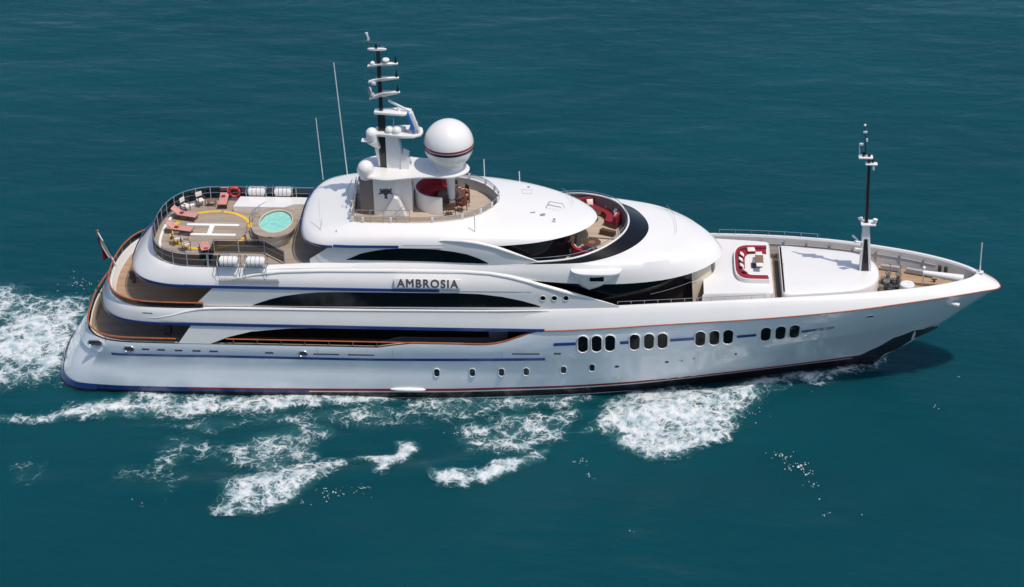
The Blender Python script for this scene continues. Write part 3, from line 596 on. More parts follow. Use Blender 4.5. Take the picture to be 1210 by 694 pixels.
bm = bmesh.new(); rod(bm, (22.12, -.2, 20.85), (22.02, -.25, 20.85), .26, .3, 18); ball(bm, (22.15, 0, 20.45), .2); finish(bm, 'mast_horn_speaker', GREY, mb)
for x, z0, z1 in ((22.1, 23.8, 24.6), (22.95, 23.8, 24.6), (23.1, 23.8, 24.3), (21.98, 20.9, 23.0), (23.5, 17.9, 18.7), (21.75, 20.5, 22.0)): tubeobj('mast_aerial', [(x, .1, z0), (x, .1, z1)], .018, STEEL, mb, 5)
bm = bmesh.new(); rod(bm, (22.08, 0, 24.6), (22.0, 0, 24.95), .06, .1); box(bm, (22.1, 0, 24.5), (.16, .05, .2), ry=.4); finish(bm, 'wind_vane', WHITE, mb)
# dark ladder alcove aft of the mast house
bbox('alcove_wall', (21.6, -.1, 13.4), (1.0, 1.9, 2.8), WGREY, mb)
bm = bmesh.new()
for y in (-1.35, -.85): tube(bm, [(20.6, y, 12.0), (20.75, y, 13.4), (20.9, y, 14.7)], .03, 6)
for k in range(9): rod(bm, (20.62 + k * .032, -1.35, 12.2 + k * .3), (20.62 + k * .032, -.85, 12.2 + k * .3), .022)
tube(bm, [(20.3, -1.5, 12.0), (20.2, -1.5, 12.8), (20.5, -1.5, 13.3), (20.3, -1.5, 13.9), (20.7, -1.4, 14.8)], .025, 6)
finish(bm, 'mast_ladder', STEEL, mb)
bm = bmesh.new()
tube(bm, [(21.0, -2.3, 12.95), (23.4, -2.3, 12.95), (24.6, -2.3, 12.95)], .025, 6); tube(bm, [(21.0, -2.3, 12.5), (24.6, -2.3, 12.5)], .02, 6)
for x in (21.0, 21.9, 22.8, 23.7, 24.6): rod(bm, (x, -2.3, 12.0), (x, -2.3, 12.97), .025)
tube(bm, [(23.2, -1.9, 12.1), (24.3, -1.9, 13.2)], .025, 6)
finish(bm, 'stair_handrail', STEEL, mb)

# ---- helideck markings, rails, spa
bm = bmesh.new()
def arc(a0, a1, r0=2.62, r1=2.9, c=(10.25, .35), z0=9.75, z1=9.757, n=40):
    A = np.linspace(math.radians(a0), math.radians(a1), n); o = [(c[0] + r1 * math.cos(t), c[1] + r1 * math.sin(t)) for t in A] + [(c[0] + r0 * math.cos(t), c[1] + r0 * math.sin(t)) for t in A[::-1]]
    a = [bm.verts.new((x, y, z0 + .004)) for x, y in o]; b = [bm.verts.new((x, y, z1 + .004)) for x, y in o]; N = len(o)
    for i in range(n - 1): bm.faces.new((b[i], b[i + 1], b[N - 2 - i], b[N - 1 - i]))
    for i in range(N): bm.faces.new((a[i], a[(i + 1) % N], b[(i + 1) % N], b[i]))
arc(86, 148); arc(-204, 82)
finish(bm, 'landing_circle', YEL, Y, 0)
bm = bmesh.new(); box(bm, (10.25, 1.12, 9.757), (3.7, .3, .008)); box(bm, (10.15, -.3, 9.757), (3.9, .3, .008)); box(bm, (10.22, .41, 9.7575), (.34, 1.12, .009)); finish(bm, 'landing_letter_h', WPAINT, Y, 0)
RL = ring([6.5, 6.55, 6.75, 7.2, 7.9, 9.0, 10.3, 12.6], [0, 1.2, 2.3, 3.4, 4.2, 4.75, 4.9, 4.92], 9.76)
hr = node('helideck_railing', Y)
def rail_run(pts, posts, glass=TINT, h=1.05, parent=hr, gz=(.12, .95)):
    bm = bmesh.new(); A = [bm.verts.new((x, y, z + gz[0])) for x, y, z in pts]; B = [bm.verts.new((x, y, z + gz[1])) for x, y, z in pts]
    for i in range(len(pts) - 1): bm.faces.new((A[i], A[i + 1], B[i + 1], B[i]))
    finish(bm, 'smoked_panel', glass, parent)
    for hh in (h, h * .55, .1): tubeobj('guard_rail', [(x, y, z + hh) for x, y, z in pts], .028 if hh == h else .018, STEEL, parent, 6)
    for p in posts:
        bm = bmesh.new(); rod(bm, (p[0], p[1], p[2]), (p[0], p[1], p[2] + h), .04, .035); finish(bm, 'rail_post', GREY, parent)
P, _ = mirror(RL); P = P[len(P) // 2 + 1:] + P[:len(P) // 2 + 1]        # from port forward round the stern to starboard
rail_run(P, P[::5])
q = [(x, 4.92, 9.76) for x in np.arange(12.6, 17.6, .5)]; rail_run(q, q[::3])
q = [(11.1, -4.9, 9.76), (11.1, -2.9, 9.76), (12.8, -2.9, 9.76), (14.6, -2.9, 9.76), (16.2, -4.3, 9.76)]; rail_run(q, q)
P2 = mirror(off(RL, -.42)[:-14])[0]; P2 = P2[len(P2) // 2 + 1:] + P2[:len(P2) // 2 + 1]
tubeobj('cream_waterway', [(x, y, 9.80) for x, y, z in P2[:int(len(P2) * .78)]], .12, WPAINT, hr, 8)
# white locker to port and its lid
bm = bmesh.new(); prism(bm, [(11.35, 3.15), (15.0, 3.15), (15.6, 3.6), (17.2, 3.7), (17.3, 4.6), (15.9, 4.7), (11.6, 4.7)], 9.75, 10.15); finish(bm, 'port_locker', WHITE, Y)
# spa pool
spa = node('spa_tub', Y)
c = (14.9, -.1, 0)
bm = bmesh.new(); lathe(bm, c, [(1.3, 9.75), (1.34, 10.0), (1.4, 10.5), (1.42, 10.62), (1.2, 10.64), (1.08, 10.5), (1.0, 10.2)], 36, 1, 1.45); finish(bm, 'tub_body', CREAM, spa)
bm = bmesh.new()
o8 = 32; ou = [(14.9 + 1.55 * math.copysign(abs(math.cos(t)) ** .8, math.cos(t)), -.1 + 2.15 * math.copysign(abs(math.sin(t)) ** .8, math.sin(t))) for t in np.linspace(0, 2 * math.pi, o8 + 1)[:-1]]
inn = [(14.95 + 1.12 * math.cos(t), 0.0 + 1.6 * math.sin(t)) for t in np.linspace(0, 2 * math.pi, o8 + 1)[:-1]]
for z0, z1 in ((10.62, 10.72),):
    a = [bm.verts.new((x, y, z0)) for x, y in ou]; b = [bm.verts.new((x, y, z1)) for x, y in ou]; c1 = [bm.verts.new((x, y, z1)) for x, y in inn]; d1 = [bm.verts.new((x, y, z0)) for x, y in inn]
    for i in range(o8):
        j = (i + 1) % o8
        bm.faces.new((a[i], a[j], b[j], b[i])); bm.faces.new((b[i], b[j], c1[j], c1[i])); bm.faces.new((c1[i], c1[j], d1[j], d1[i])); bm.faces.new((d1[i], d1[j], a[j], a[i]))
finish(bm, 'teak_surround', TEAK, spa)
bm = bmesh.new(); lathe(bm, (14.95, 0, 0), [(1.0, 10.4), (1.1, 10.6)], 40, 1, 1.45); w = finish(bm, 'spa_water', POOL, spa)
tubeobj('pool_rim', [(14.95 + 1.14 * math.cos(t), 1.63 * math.sin(t), 10.73) for t in np.linspace(0, 2 * math.pi, 41)[:-1]], .045, CREAM, spa, 6, True)
bm = bmesh.new(); box(bm, (13.3, -.9, 9.95), (.7, 1.4, .4), rz=.3, bev=.03); box(bm, (13.5, -.9, 10.25), (.45, 1.2, .3), rz=.3, bev=.03); finish(bm, 'spa_steps', TEAK, spa)
bm = bmesh.new()
for dy in (-.7, 0.5): tube(bm, [(13.0, dy, 9.8), (13.0, dy, 10.7), (13.3, dy, 11.1), (13.7, dy, 11.0), (13.75, dy, 10.7)], .025, 6)
tube(bm, [(15.2, -2.2, 10.2), (15.9, -1.9, 10.35), (16.35, -1.2, 10.45)], .03, 6); rod(bm, (15.2, -2.15, 10.2), (15.15, -1.9, 10.2), .02)
for k in range(5): rod(bm, (13.05 + .1 * k, 1.2 + .25 * k, 9.8), (13.05 + .1 * k, 1.2 + .25 * k, 10.8), .018)
tube(bm, [(13.05, 1.2, 10.8), (13.45, 2.2, 10.8), (13.9, 2.3, 11.0)], .02, 6); finish(bm, 'spa_handrail', STEEL, spa)

# ---- foredeck
fp = loft('lounge_coachroof', [ring([44.5, 45, 47.5, 49.2, 49.3], [4.0, 3.95, 3.75, 3.52, 3.4], z) for z in (6.5, 7.7)] + [ring([44.6, 45, 47.5, 49.1, 49.2], [3.9, 3.9, 3.68, 3.45, 3.34], 7.82)], WHITE, Y, top=True, camber=.03)
gp = [ring([49.95, 50.1, 52, 54, 55.3, 56.2, 56.6, 56.7], [3.25, 3.42, 3.2, 2.88, 2.5, 1.75, .85, 0], z) for z in (6.5, 7.5)]
gr = loft('tender_garage', gp + [off(gp[1], -.06, z=7.6), off(gp[1], -.2, z=7.66)], WHITE, Y, top=True, camber=.1)
bm = bmesh.new(); box(bm, (49.97, 0, 7.06), (.04, 6.5, 1.14)); finish(bm, 'garage_end_wall', WHITE, gr)
bbox('coachroof_end_wall', (49.26, 0, 7.1), (.06, 6.6, 1.25), WHITE, fp)
bbox('dark_gutter', (49.8, -.1, 6.56), (.26, 6.2, .08), DGREY, Y); bbox('walkway_step', (49.6, 3.9, 6.7), (.7, .8, .35), WGREY, Y)
loft('cream_walkway', [ring([49.25, 49.5, 49.95], [4.0, 4.0, 3.95], 6.505), ring([49.25, 49.5, 49.95], [4.0, 4.0, 3.95], 6.52)], TEAKL, Y, top=True)
bbox('hawse_opening', (49.3, 4.35, 7.3), (.3, .12, .3), BLACKP, Y, rz=-.1)
# guard wires along the port bulwark and clutter rails along starboard
bm = bmesh.new(); q = [(x, float(np.interp(x, UT[:, 0], UT[:, 1])) - .1, float(np.interp(x, UT[:, 0], UT[:, 2]))) for x in np.arange(45.8, 53.5, 1.15)]
for p in q: rod(bm, p, (p[0], p[1], p[2] + .35), .025)
tube(bm, [(p[0], p[1], p[2] + .34) for p in q], .018, 5); finish(bm, 'port_guard_wire', STEEL, Y)
bm = bmesh.new(); q = [(x, -float(np.interp(x, UT[:, 0], UT[:, 1])) + .28, float(np.interp(x, UT[:, 0], UT[:, 2]))) for x in np.arange(38.8, 49.2, .9)]
for p in q: rod(bm, (p[0], p[1], p[2] - .4), (p[0], p[1], p[2] + .2), .022)
tube(bm, [(p[0], p[1], p[2] + .2) for p in q], .022, 5); finish(bm, 'starboard_handrail', STEEL, Y)
# inner bulwark stringers in the bow, cushions/lockers along the port side
bm = bmesh.new(); q = [(x, float(np.interp(x, UT[:, 0], UT[:, 1])) - .33, float(np.interp(x, UT[:, 0], UT[:, 2])) - .55) for x in np.arange(44, 61, .8)]
tube(bm, q, .035, 5); 
for p in q[::2]: box(bm, (p[0], p[1] - .03, p[2] - .1), (.06, .1, 1.0))
finish(bm, 'bulwark_stringer', GREY, Y)
bm = bmesh.new(); box(bm, (57.7, 2.02, 6.75), (1.3, .25, .3), rz=-.24); box(bm, (59.7, 1.45, 6.75), (1.9, .25, .3), rz=-.33); finish(bm, 'deck_locker', GREY, Y)
# foremast
fm = node('foremast', Y)
bm = bmesh.new(); A = [(55.3, -.32), (56.15, -.32), (56.15, .32), (55.3, .32)]; B = [(55.33, -.15), (55.78, -.15), (55.78, .15), (55.33, .15)]
a = [bm.verts.new((x, y, 7.55)) for x, y in A]; b = [bm.verts.new((x, y, 11.4)) for x, y in B]
for i in range(4): bm.faces.new((a[i], a[(i + 1) % 4], b[(i + 1) % 4], b[i]))
bm.faces.new(b); bm.faces.new(a[::-1]); bmesh.ops.bevel(bm, geom=list(bm.edges), offset=.04, segments=2, affect='EDGES'); finish(bm, 'foremast_tower', WHITE, fm)
bm = bmesh.new(); a = [bm.verts.new(p) for p in ((55.45, -.345, 7.8), (55.95, -.345, 7.8), (55.72, -.235, 10.2), (55.5, -.235, 10.2))]; b = [bm.verts.new((v.co.x, v.co.y + .06, v.co.z)) for v in a]
for i in range(4): bm.faces.new((a[i], a[(i + 1) % 4], b[(i + 1) % 4], b[i]))
bm.faces.new(a); bm.faces.new(b[::-1]); finish(bm, 'tower_recess', BLACKP, fm)
bm = bmesh.new(); rod(bm, (55.58, 0, 11.2), (55.42, 0, 16.6), .13, .10, 14); finish(bm, 'foremast_pole', BLACKP, fm)
bm = bmesh.new(); box(bm, (55.7, 0, 11.35), (1.0, .8, .1), bev=.03); box(bm, (55.2, .35, 11.5), (.3, .2, .12), rz=.4); rod(bm, (56.1, -.2, 11.4), (56.15, -.2, 11.75), .12, .16, 14); finish(bm, 'lower_crosstree', WHITE, fm)
bm = bmesh.new()
for z in (10.05, 9.5): rod(bm, (55.4, -.2, z - .1), (54.85, -.5, z + .1), .05, .1, 12)
rod(bm, (55.4, -.1, 9.75), (54.75, .4, 10.15), .04, .07, 12); finish(bm, 'deck_floodlight', WHITE, fm)
bm = bmesh.new(); box(bm, (55.2, 0, 16.35), (.95, .5, .1), bev=.03); box(bm, (55.6, -.1, 15.9), (.8, .4, .08), bev=.03); rod(bm, (55.75, -.2, 15.5), (55.75, -.2, 15.95), .08); finish(bm, 'upper_crosstree', WHITE, fm)
bm = bmesh.new(); rod(bm, (55.05, 0, 16.4), (55.05, 0, 16.75), .09); rod(bm, (55.7, 0, 15.95), (55.7, 0, 16.3), .08); rod(bm, (55.2, 0, 16.4), (54.98, 0, 18.7), .035, .02); finish(bm, 'masthead_light', BLACKP, fm)
bm = bmesh.new(); ball(bm, (55.0, 0, 18.7), .09); box(bm, (55.05, 0, 18.2), (.25, .1, .12)); box(bm, (54.85, 0, 17.3), (.25, .1, .14)); box(bm, (55.2, 0, 17.6), (.12, .1, .2)); rod(bm, (54.8, 0, 16.4), (54.72, 0, 17.2), .02); finish(bm, 'anemometer', WHITE, fm)
tubeobj('jackstaff', [(63.55, 0, 7.6), (63.5, 0, 9.95)], .04, WHITE, Y, 8)
bm = bmesh.new(); prism(bm, [(63.3, -.15), (63.8, -.15), (63.8, .15), (63.3, .15)], 7.6, 7.7); rod(bm, (63.55, 0, 7.6), (63.55, 0, 8.2), .09, .04); finish(bm, 'jackstaff_foot', WHITE, Y)
# deck gear in the bow well
crane = bmesh.new(); rod(crane, (59.7, .0, 7.55), (62.4, -.45, 7.35), .16, .30, 18); fb = finish(crane, 'deck_crane_boom', WHITE, Y)
bm = bmesh.new(); rod(bm, (62.2, -.42, 6.5), (62.2, -.42, 7.2), .22, .2, 16); rod(bm, (59.75, .05, 6.55), (59.75, .05, 7.9), .05); ball(bm, (59.75, .05, 7.9), .12); finish(bm, 'crane_pedestal', WHITE, Y)
bm = bmesh.new(); lathe(bm, (58.55, -1.15, 6.5), [(.5, 0), (.5, .75), (.46, .8), (.2, .8), (.18, .76)], 28); finish(bm, 'capstan_housing', WHITE, Y)
for i, (x, y) in enumerate(((57.4, .5), (58.1, .35), (57.2, -.6))):
    bm = bmesh.new(); rod(bm, (x, y, 6.5), (x, y, 6.75), .28, .24, 16); rod(bm, (x, y, 6.75), (x, y, 7.15), .13, .15, 14); rod(bm, (x, y, 7.15), (x, y, 7.25), .24, .2, 16); rod(bm, (x + .1, y, 7.2), (x + .1, y, 7.9), .03)
    ball(bm, (x + .1, y, 7.9), .07); box(bm, (x - .35, y - .15, 6.7), (.3, .35, .4)); finish(bm, 'anchor_windlass', TARN, Y)
bm = bmesh.new()
for k in range(26):
    x, y = 57.0 + rnd.random() * 1.3, -1.2 + rnd.random() * 1.9; box(bm, (x, y, 6.6 + rnd.random() * .25), (.12 + rnd.random() * .2, .1 + rnd.random() * .15, .15 + rnd.random() * .3), rz=rnd.random() * 3)
finish(bm, 'windlass_gearing', DGREY, Y)
bm = bmesh.new()
for x, y in ((60.1, -.8), (61.0, -.7), (60.6, .55), (61.4, .95), (59.2, 1.9)): rod(bm, (x, y, 6.5), (x, y, 6.75), .08); rod(bm, (x - .2, y, 6.72), (x + .2, y, 6.72), .05)
finish(bm, 'mooring_bitts', DGREY, Y)
for x, y in ((61.0, 1.2), (61.4, 1.05)): bbox('bow_fairlead', (x, y, 7.2), (.25, .12, .5), DGREY, Y, rz=-.35)
# ------------------------------------------------------------------ THINGS STANDING ON THE DECKS
# sun loungers (local x = towards the head end)
def make_lounger(label, loc, rz, group='sun loungers on the helideck'):
    t = thing('sun_lounger', label, 'sun lounger', loc, rz, group)
    bm = bmesh.new()
    for s in (-1, 1): box(bm, (0, s * .3, .3), (1.9, .06, .08))
    for x in np.arange(-.85, .4, .2): box(bm, (x, 0, .33), (.12, .6, .03))
    finish(bm, 'frame', WOOD, t)
    for x in (-.8, .45):
        for s in (-1, 1): bbox('leg', (x, s * .28, .14), (.07, .06, .28), WOOD, t, bev=0)
    bbox('seat_towel', (-.3, 0, .385), (1.3, .62, .07), PINK, t, bev=.03)
    bbox('backrest_towel', (.62, 0, .58), (.75, .62, .07), PINK, t, ry=-.6, bev=.03)
    bbox('folded_red_towel', (.2, .05, .46), (.26, .26, .08), REDF, t, bev=.03)
    return t
LG = make_lounger('pink-towelled sun lounger at the far helideck rail, beside the red lifebuoy', (10.45, 4.35, 9.77), math.pi / 2 + .06)
copy_thing(LG, (8.1, 1.95, 9.77), math.pi - .25, 'pink aft-edge sun lounger in line with the upper bar of the H')
copy_thing(LG, (8.15, -.15, 9.77), math.pi - .2, 'pink aft-edge sun lounger in line with the lower bar of the H')
copy_thing(LG, (10.5, -3.0, 9.77), -1.25, 'sun lounger seen end-on at the near rail of the helideck, beyond the yellow circle')
def make_chair(label, loc, rz, group, cushion=WFAB):
    t = thing('deck_chair', label, 'chair', loc, rz, group)
    bm = bmesh.new(); box(bm, (0, 0, .45), (.5, .5, .05), bev=.02); finish(bm, 'seat', cushion, t)
    bbox('backrest', (-.24, 0, .82), (.04, .5, .34), cushion, t, ry=-.12)
    for sx in (-1, 1):
        for sy in (-1, 1): bbox('leg', (sx * .22, sy * .25, .33), (.045, .045, .66), WOOD, t, bev=0)
    for s in (-1, 1): bbox('armrest', (0, s * .27, .67), (.56, .06, .04), WOOD, t, bev=.01)
    return t
g = 'white canvas folding chairs on the helideck'
DC = make_chair('white canvas folding chair on the far side of the helideck, left of the pink lounger', (8.85, 3.95, 9.77), -.9, g)
copy_thing(DC, (7.9, 3.1, 9.77), -.5, 'white canvas folding chair in the far aft curve of the helideck rail')
copy_thing(DC, (8.3, -1.75, 9.77), .3, 'white canvas folding chair closest to the lower aft-edge lounger')
copy_thing(DC, (9.1, -2.55, 9.77), .5, 'white canvas folding chair beside the end-on lounger at the near rail')
def make_stool(name, label, loc, s, cat='table'):
    t = thing(name, label, cat, loc)
    bbox('tabletop', (0, 0, s[2]), (s[0], s[1], .05), WOODL, t, bev=.015)
    for sx in (-1, 1):
        for sy in (-1, 1): bbox('leg', (sx * s[0] * .42, sy * s[1] * .42, s[2] / 2), (.05, .05, s[2]), WOOD, t, bev=0)
    return t
make_stool('side_table', 'small wooden side table between the white chair and the far pink lounger', (9.65, 4.0, 9.77), (.6, .45, .42))
make_stool('side_table', 'small wooden side table in front of the lower aft lounger, near the white chairs', (8.0, -.95, 9.77), (.5, .45, .4))
# lifebuoy
bm = bmesh.new()
bmesh.ops.create_circle(bm, segments=4, radius=.01); bm.clear()
tube(bm, [(11.15 + .36 * math.cos(a), 4.86, 10.4 + .36 * math.sin(a)) for a in np.linspace(0, 2 * math.pi, 29)[:-1]], .105, 10, True)
lb = finish(bm, 'lifebuoy', BUOY); tag(lb, 'orange-red ring lifebuoy hanging on the far helideck rail', 'lifebuoy')
bm = bmesh.new()
for k in range(4):
    a = math.pi / 4 + k * math.pi / 2; c_ = Vector((11.15 + .36 * math.cos(a), 4.86, 10.4 + .36 * math.sin(a))); d_ = Vector((-math.sin(a), 0, math.cos(a))) * .05
    rod(bm, c_ - d_, c_ + d_, .112, n=12)
finish(bm, 'lifebuoy_band', REDF, lb)
# life raft canisters in their launching cradles
def make_raft(label, loc, rz=0):
    t = thing('life_raft_canister', label, 'life raft', loc, rz, 'life raft canisters on the helideck rails')
    bm = bmesh.new(); rod(bm, (-.62, 0, .55), (.62, 0, .55), .36, n=28); bmesh.ops.bevel(bm, geom=[e for e in bm.edges if len(e.link_faces) == 2 and e.calc_face_angle(0) > 1], offset=.09, segments=3, affect='EDGES')
    finish(bm, 'canister', WHITE, t, 30)
    bm = bmesh.new()
    for x in (-.3, 0, .3): tube(bm, [(x, .368 * math.cos(a), .55 + .368 * math.sin(a)) for a in np.linspace(0, 2 * math.pi, 25)[:-1]], .014, 5, True)
    finish(bm, 'strap', DGREY, t)
    bm = bmesh.new()
    for x in (-.72, .72):
        tube(bm, [(x, .42, -.1), (x, .42, .75), (x, 0, 1.0), (x, -.42, .75), (x, -.42, -.45)], .03, 6)
        rod(bm, (x, -.42, .2), (x, .42, .2), .025)
    for y in (-.3, .3): rod(bm, (-.72, y, .2), (.72, y, .2), .03)
    finish(bm, 'cradle', STEEL, t); return t
LR = make_raft('white life raft canister on the near rail, the aft one beside the clear screen', (12.55, -5.15, 9.85))
copy_thing(LR, (14.4, -5.15, 9.85), 0, 'white life raft canister on the near rail, the forward one closer to the spa pool')
copy_thing(LR, (12.75, 5.05, 9.85), math.pi, 'white life raft canister on the far rail, the aft one nearer the red lifebuoy')
copy_thing(LR, (14.65, 5.05, 9.85), math.pi, 'white life raft canister on the far rail, the forward one behind the spa pool')
# ensign on its staff at the stern
t = thing('ensign', 'furled white, red and green flag hanging from a slanted staff at the stern rail', 'flag', (3.3, 0, 6.9))
tubeobj('flagstaff', [(.0, 0, 0), (-1.05, 0, 2.75)], .06, WHITE, t, 8)
bm = bmesh.new(); ball(bm, (-1.05, 0, 2.8), .11); finish(bm, 'finial', VARN, t)
def cloth(name, m, u0, u1, y):
    bm = bmesh.new(); n = 14; rows = []
    for i in range(n):
        s = i / (n - 1); L = .2 + 1.75 * s; base = Vector((-1.0 + L * .36, 0, 2.62 - L * .95)); w = (.10 + .34 * s)
        rows.append([bm.verts.new(base + Vector((-.05 - w * u + .05 * math.sin(5 * u + 6 * s), y + .12 * math.sin(9 * u + 3 * s), -.25 * u - .04 * math.sin(9 * s)))) for u in np.linspace(u0, u1, 6)])
    for A, B in zip(rows, rows[1:]):
        for k in range(5): bm.faces.new((A[k], A[k + 1], B[k + 1], B[k]))
    r = bmesh.ops.solidify(bm, geom=list(bm.faces), thickness=.02); return finish(bm, name, m, t)
cloth('red_cloth', REDF, .35, 1.0, -.02); cloth('white_cloth', WFAB, -.1, .36, 0); cloth('green_cloth', GREEN, -.45, -.09, .02)
# forward sun well: curved sofas, pillows, round tables
def arc_sofa(name, label, c, r0, r1, a0, a1, z, hseat, hback, seat_m=REDF, back_m=REDF, rise_in=False):
    t = thing(name, label, 'sofa', (c[0], c[1], z))
    def sector(nm, ra, rb, z0, z1, m):
        bm = bmesh.new(); n = 20; A = np.linspace(math.radians(a0), math.radians(a1), n); R = []
        for a in A: R.append([bm.verts.new((r * math.cos(a), r * math.sin(a), h)) for r, h in ((ra, z0), (rb, z0), (rb, z1), (ra, z1))])
        for P_, Q_ in zip(R, R[1:]):
            for k in range(4): bm.faces.new((P_[k], P_[(k + 1) % 4], Q_[(k + 1) % 4], Q_[k]))
        bm.faces.new(R[0]); bm.faces.new(R[-1][::-1])
        bmesh.ops.bevel(bm, geom=[e for e in bm.edges if e.calc_face_angle(0) > 1], offset=.04, segments=2, affect='EDGES'); return finish(bm, nm, m, t)
    sector('plinth', r0 + .05, r1, 0, hseat - .14, WOOD)
    sector('seat_cushion', r0, r1 - .12, hseat - .14, hseat, seat_m)
    sector('back_cushion', r1 - .2, r1, hseat - .1, hback, back_m)
    return t
def pillow(label, loc, rz, s=.42, m=WFAB, group=None, tilt=.7):
    bm = bmesh.new(); n = 8; g_ = [[None] * (n + 1) for _ in range(n + 1)]; h_ = [[None] * (n + 1) for _ in range(n + 1)]
    for i in range(n + 1):
        for j in range(n + 1):
            u, v = 2 * i / n - 1, 2 * j / n - 1; k = (1 - u ** 2) ** .5 * (1 - v ** 2) ** .5; sh = 1 - .1 * (1 - max(abs(u), abs(v))) * 0 - .08 * (abs(u) < .9 and abs(v) > .9) - .0
            g_[i][j] = bm.verts.new((u * s / 2, v * s / 2, .09 * k + .005)); h_[i][j] = bm.verts.new((u * s / 2, v * s / 2, -.09 * k - .005))
    for i in range(n):
        for j in range(n):
            bm.faces.new((g_[i][j], g_[i + 1][j], g_[i + 1][j + 1], g_[i][j + 1])); bm.faces.new((h_[i][j], h_[i][j + 1], h_[i + 1][j + 1], h_[i + 1][j]))
    bmesh.ops.remove_doubles(bm, verts=bm.verts, dist=.0001)
    # close the seam round the edge
    be = [e for e in bm.edges if len(e.link_faces) == 1]
    bmesh.ops.bridge_loops(bm, edges=be)
    o = finish(bm, 'pillow', m, None, 60); o.location = loc; o.rotation_euler = (0, tilt, rz); return tag(o, label, 'pillow', group)
def round_table(label, loc, r=.55, h=.62, food=True):
    t = thing('round_table', label, 'table', loc)
    bm = bmesh.new(); lathe(bm, (0, 0, h - .06), [(r - .03, 0), (r, .02), (r, .05), (r - .02, .06)], 32); finish(bm, 'tabletop', WOOD, t)
    bm = bmesh.new(); lathe(bm, (0, 0, h), [(r * .38, 0.002), (r * .38, .012)], 24); finish(bm, 'table_inlay', WOODL, t)
    bm = bmesh.new(); rod(bm, (0, 0, .03), (0, 0, h - .06), .07, n=12); finish(bm, 'pedestal', STEEL, t)
    bm = bmesh.new(); lathe(bm, (0, 0, 0), [(.28, 0), (.25, .04), (.08, .06)], 20); finish(bm, 'foot', STEEL, t); return t
arc_sofa('curved_sofa', 'crimson curved corner sofa on the port side of the forward sun well', (36.9, 2.35, 0), .95, 1.95, -35, 150, 9.84, .45, .95)
arc_sofa('curved_sofa', 'small crimson curved sofa in the near corner of the forward sun well', (37.0, -2.2, 0), .75, 1.45, 185, 290, 9.84, .45, .85)
round_table('round dark wooden table before the port sofa in the forward sun well', (36.85, 2.6, 9.84), .62)
round_table('round dark wooden table beside the small near-corner crimson sofa', (36.95, -1.75, 9.84), .62)
gp_ = 'white pillows on the crimson port sofa'
for a, lab in ((100, 'white pillow on the port sofa, the one nearest the roof edge'), (52, 'white pillow in the middle of the port sofa in the sun well'), (14, 'white pillow on the port sofa, second from its forward end'), (-12, 'white pillow at the forward end of the port sofa')):
    A = math.radians(a); pillow(lab, (36.9 + 1.6 * math.cos(A), 2.35 + 1.6 * math.sin(A), 10.52), A + .0, .46, group=gp_, tilt=-1.0)
pillow('white pillow on the small near sofa, beside the glass end wall', (35.85, -2.5, 10.5), 3.4, .42, tilt=-1.0)
bm = bmesh.new(); prism(bm, [(37.4, .5), (38.4, .1), (38.55, .35), (37.6, .8)], 0, .38); o = finish(bm, 'slatted_bench', WOOD); o.location.z = 9.84; tag(o, 'low dark slatted bench end by the port sofa in the sun well', 'bench')
bbox('deck_gutter', (37.6, -.05, 9.83), (1.9, .12, .03), DGREY, Y, rz=-.12)
# foredeck sofa with table on the white coachroof
t = thing('horseshoe_sofa', 'crimson horseshoe sofa let into the white foredeck, open towards the bow', 'sofa', (48.5, 0, 7.83))
def horseshoe(nm, hw0, hw1, xa0, xa1, xf, z0, z1, m, e=.55):
    bm = bmesh.new(); n = 28; A = np.linspace(math.pi / 2, 3 * math.pi / 2, n)
    def path(hw, xa): return [(xf, hw)] + [((-.3) + (xa + .3) * -abs(math.cos(a)) ** e * -1 if False else -.3 - (-.3 - xa) * abs(math.cos(a)) ** e, hw * math.copysign(abs(math.sin(a)) ** e, math.sin(a))) for a in A] + [(xf, -hw)]
    i_, o_ = path(hw0, xa0), path(hw1, xa1); N = len(i_)
    R = [[bm.verts.new((*i_[k], z0)), bm.verts.new((*o_[k], z0)), bm.verts.new((*o_[k], z1)), bm.verts.new((*i_[k], z1))] for k in range(N)]
    for P_, Q_ in zip(R, R[1:]):
        for k in range(4): bm.faces.new((P_[k], P_[(k + 1) % 4], Q_[(k + 1) % 4], Q_[k]))
    bm.faces.new(R[0]); bm.faces.new(R[-1][::-1]); return finish(bm, nm, m, t)
horseshoe('seat_cushion', 1.6, 2.1, -1.05, -1.45, .5, 0, .2, REDF)
horseshoe('back_cushion', 2.05, 2.36, -1.53, -1.7, .52, 0, .34, REDF)
horseshoe('sofa_shell', 2.36, 2.44, -1.7, -1.78, .55, 0, .33, WHITE)
horseshoe('inner_pad', .95, 1.58, -.62, -1.02, .45, 0, .08, WHITE)
g = 'white pillows on the foredeck sofa'
for x, y, rz, lab in ((47.3, .95, 0, 'white pillow on the aft run of the foredeck sofa, the farthest from the camera'), (47.2, .2, .1, 'white pillow in the middle of the aft run of the foredeck sofa'), (47.25, -.65, .1, 'white pillow on the aft run of the foredeck sofa, third of the row'), (47.45, -1.35, .5, 'white pillow at the near rounded corner of the foredeck sofa')):
    pillow(lab, (x, y, 8.22), rz + math.pi, .38, group=g, tilt=-.75)
pillow('white flat cushion at the far rounded corner of the foredeck sofa', (47.95, 1.75, 8.17), .1, .55, tilt=0)
t = thing('oblong_table', 'dark wooden table with pale flaps standing inside the foredeck horseshoe sofa', 'table', (48.45, 0, 7.83))
bbox('tabletop', (0, 0, .55), (.55, 1.1, .05), WOODL, t); bbox('table_flap', (0, .78, .55), (.45, .5, .04), WFAB, t); bbox('table_flap', (0, -.78, .55), (.45, .5, .04), WFAB, t)
bm = bmesh.new(); rod(bm, (0, 0, 0), (0, 0, .53), .09, n=12); box(bm, (0, 0, .02), (.5, .5, .04)); finish(bm, 'pedestal', WOOD, t)
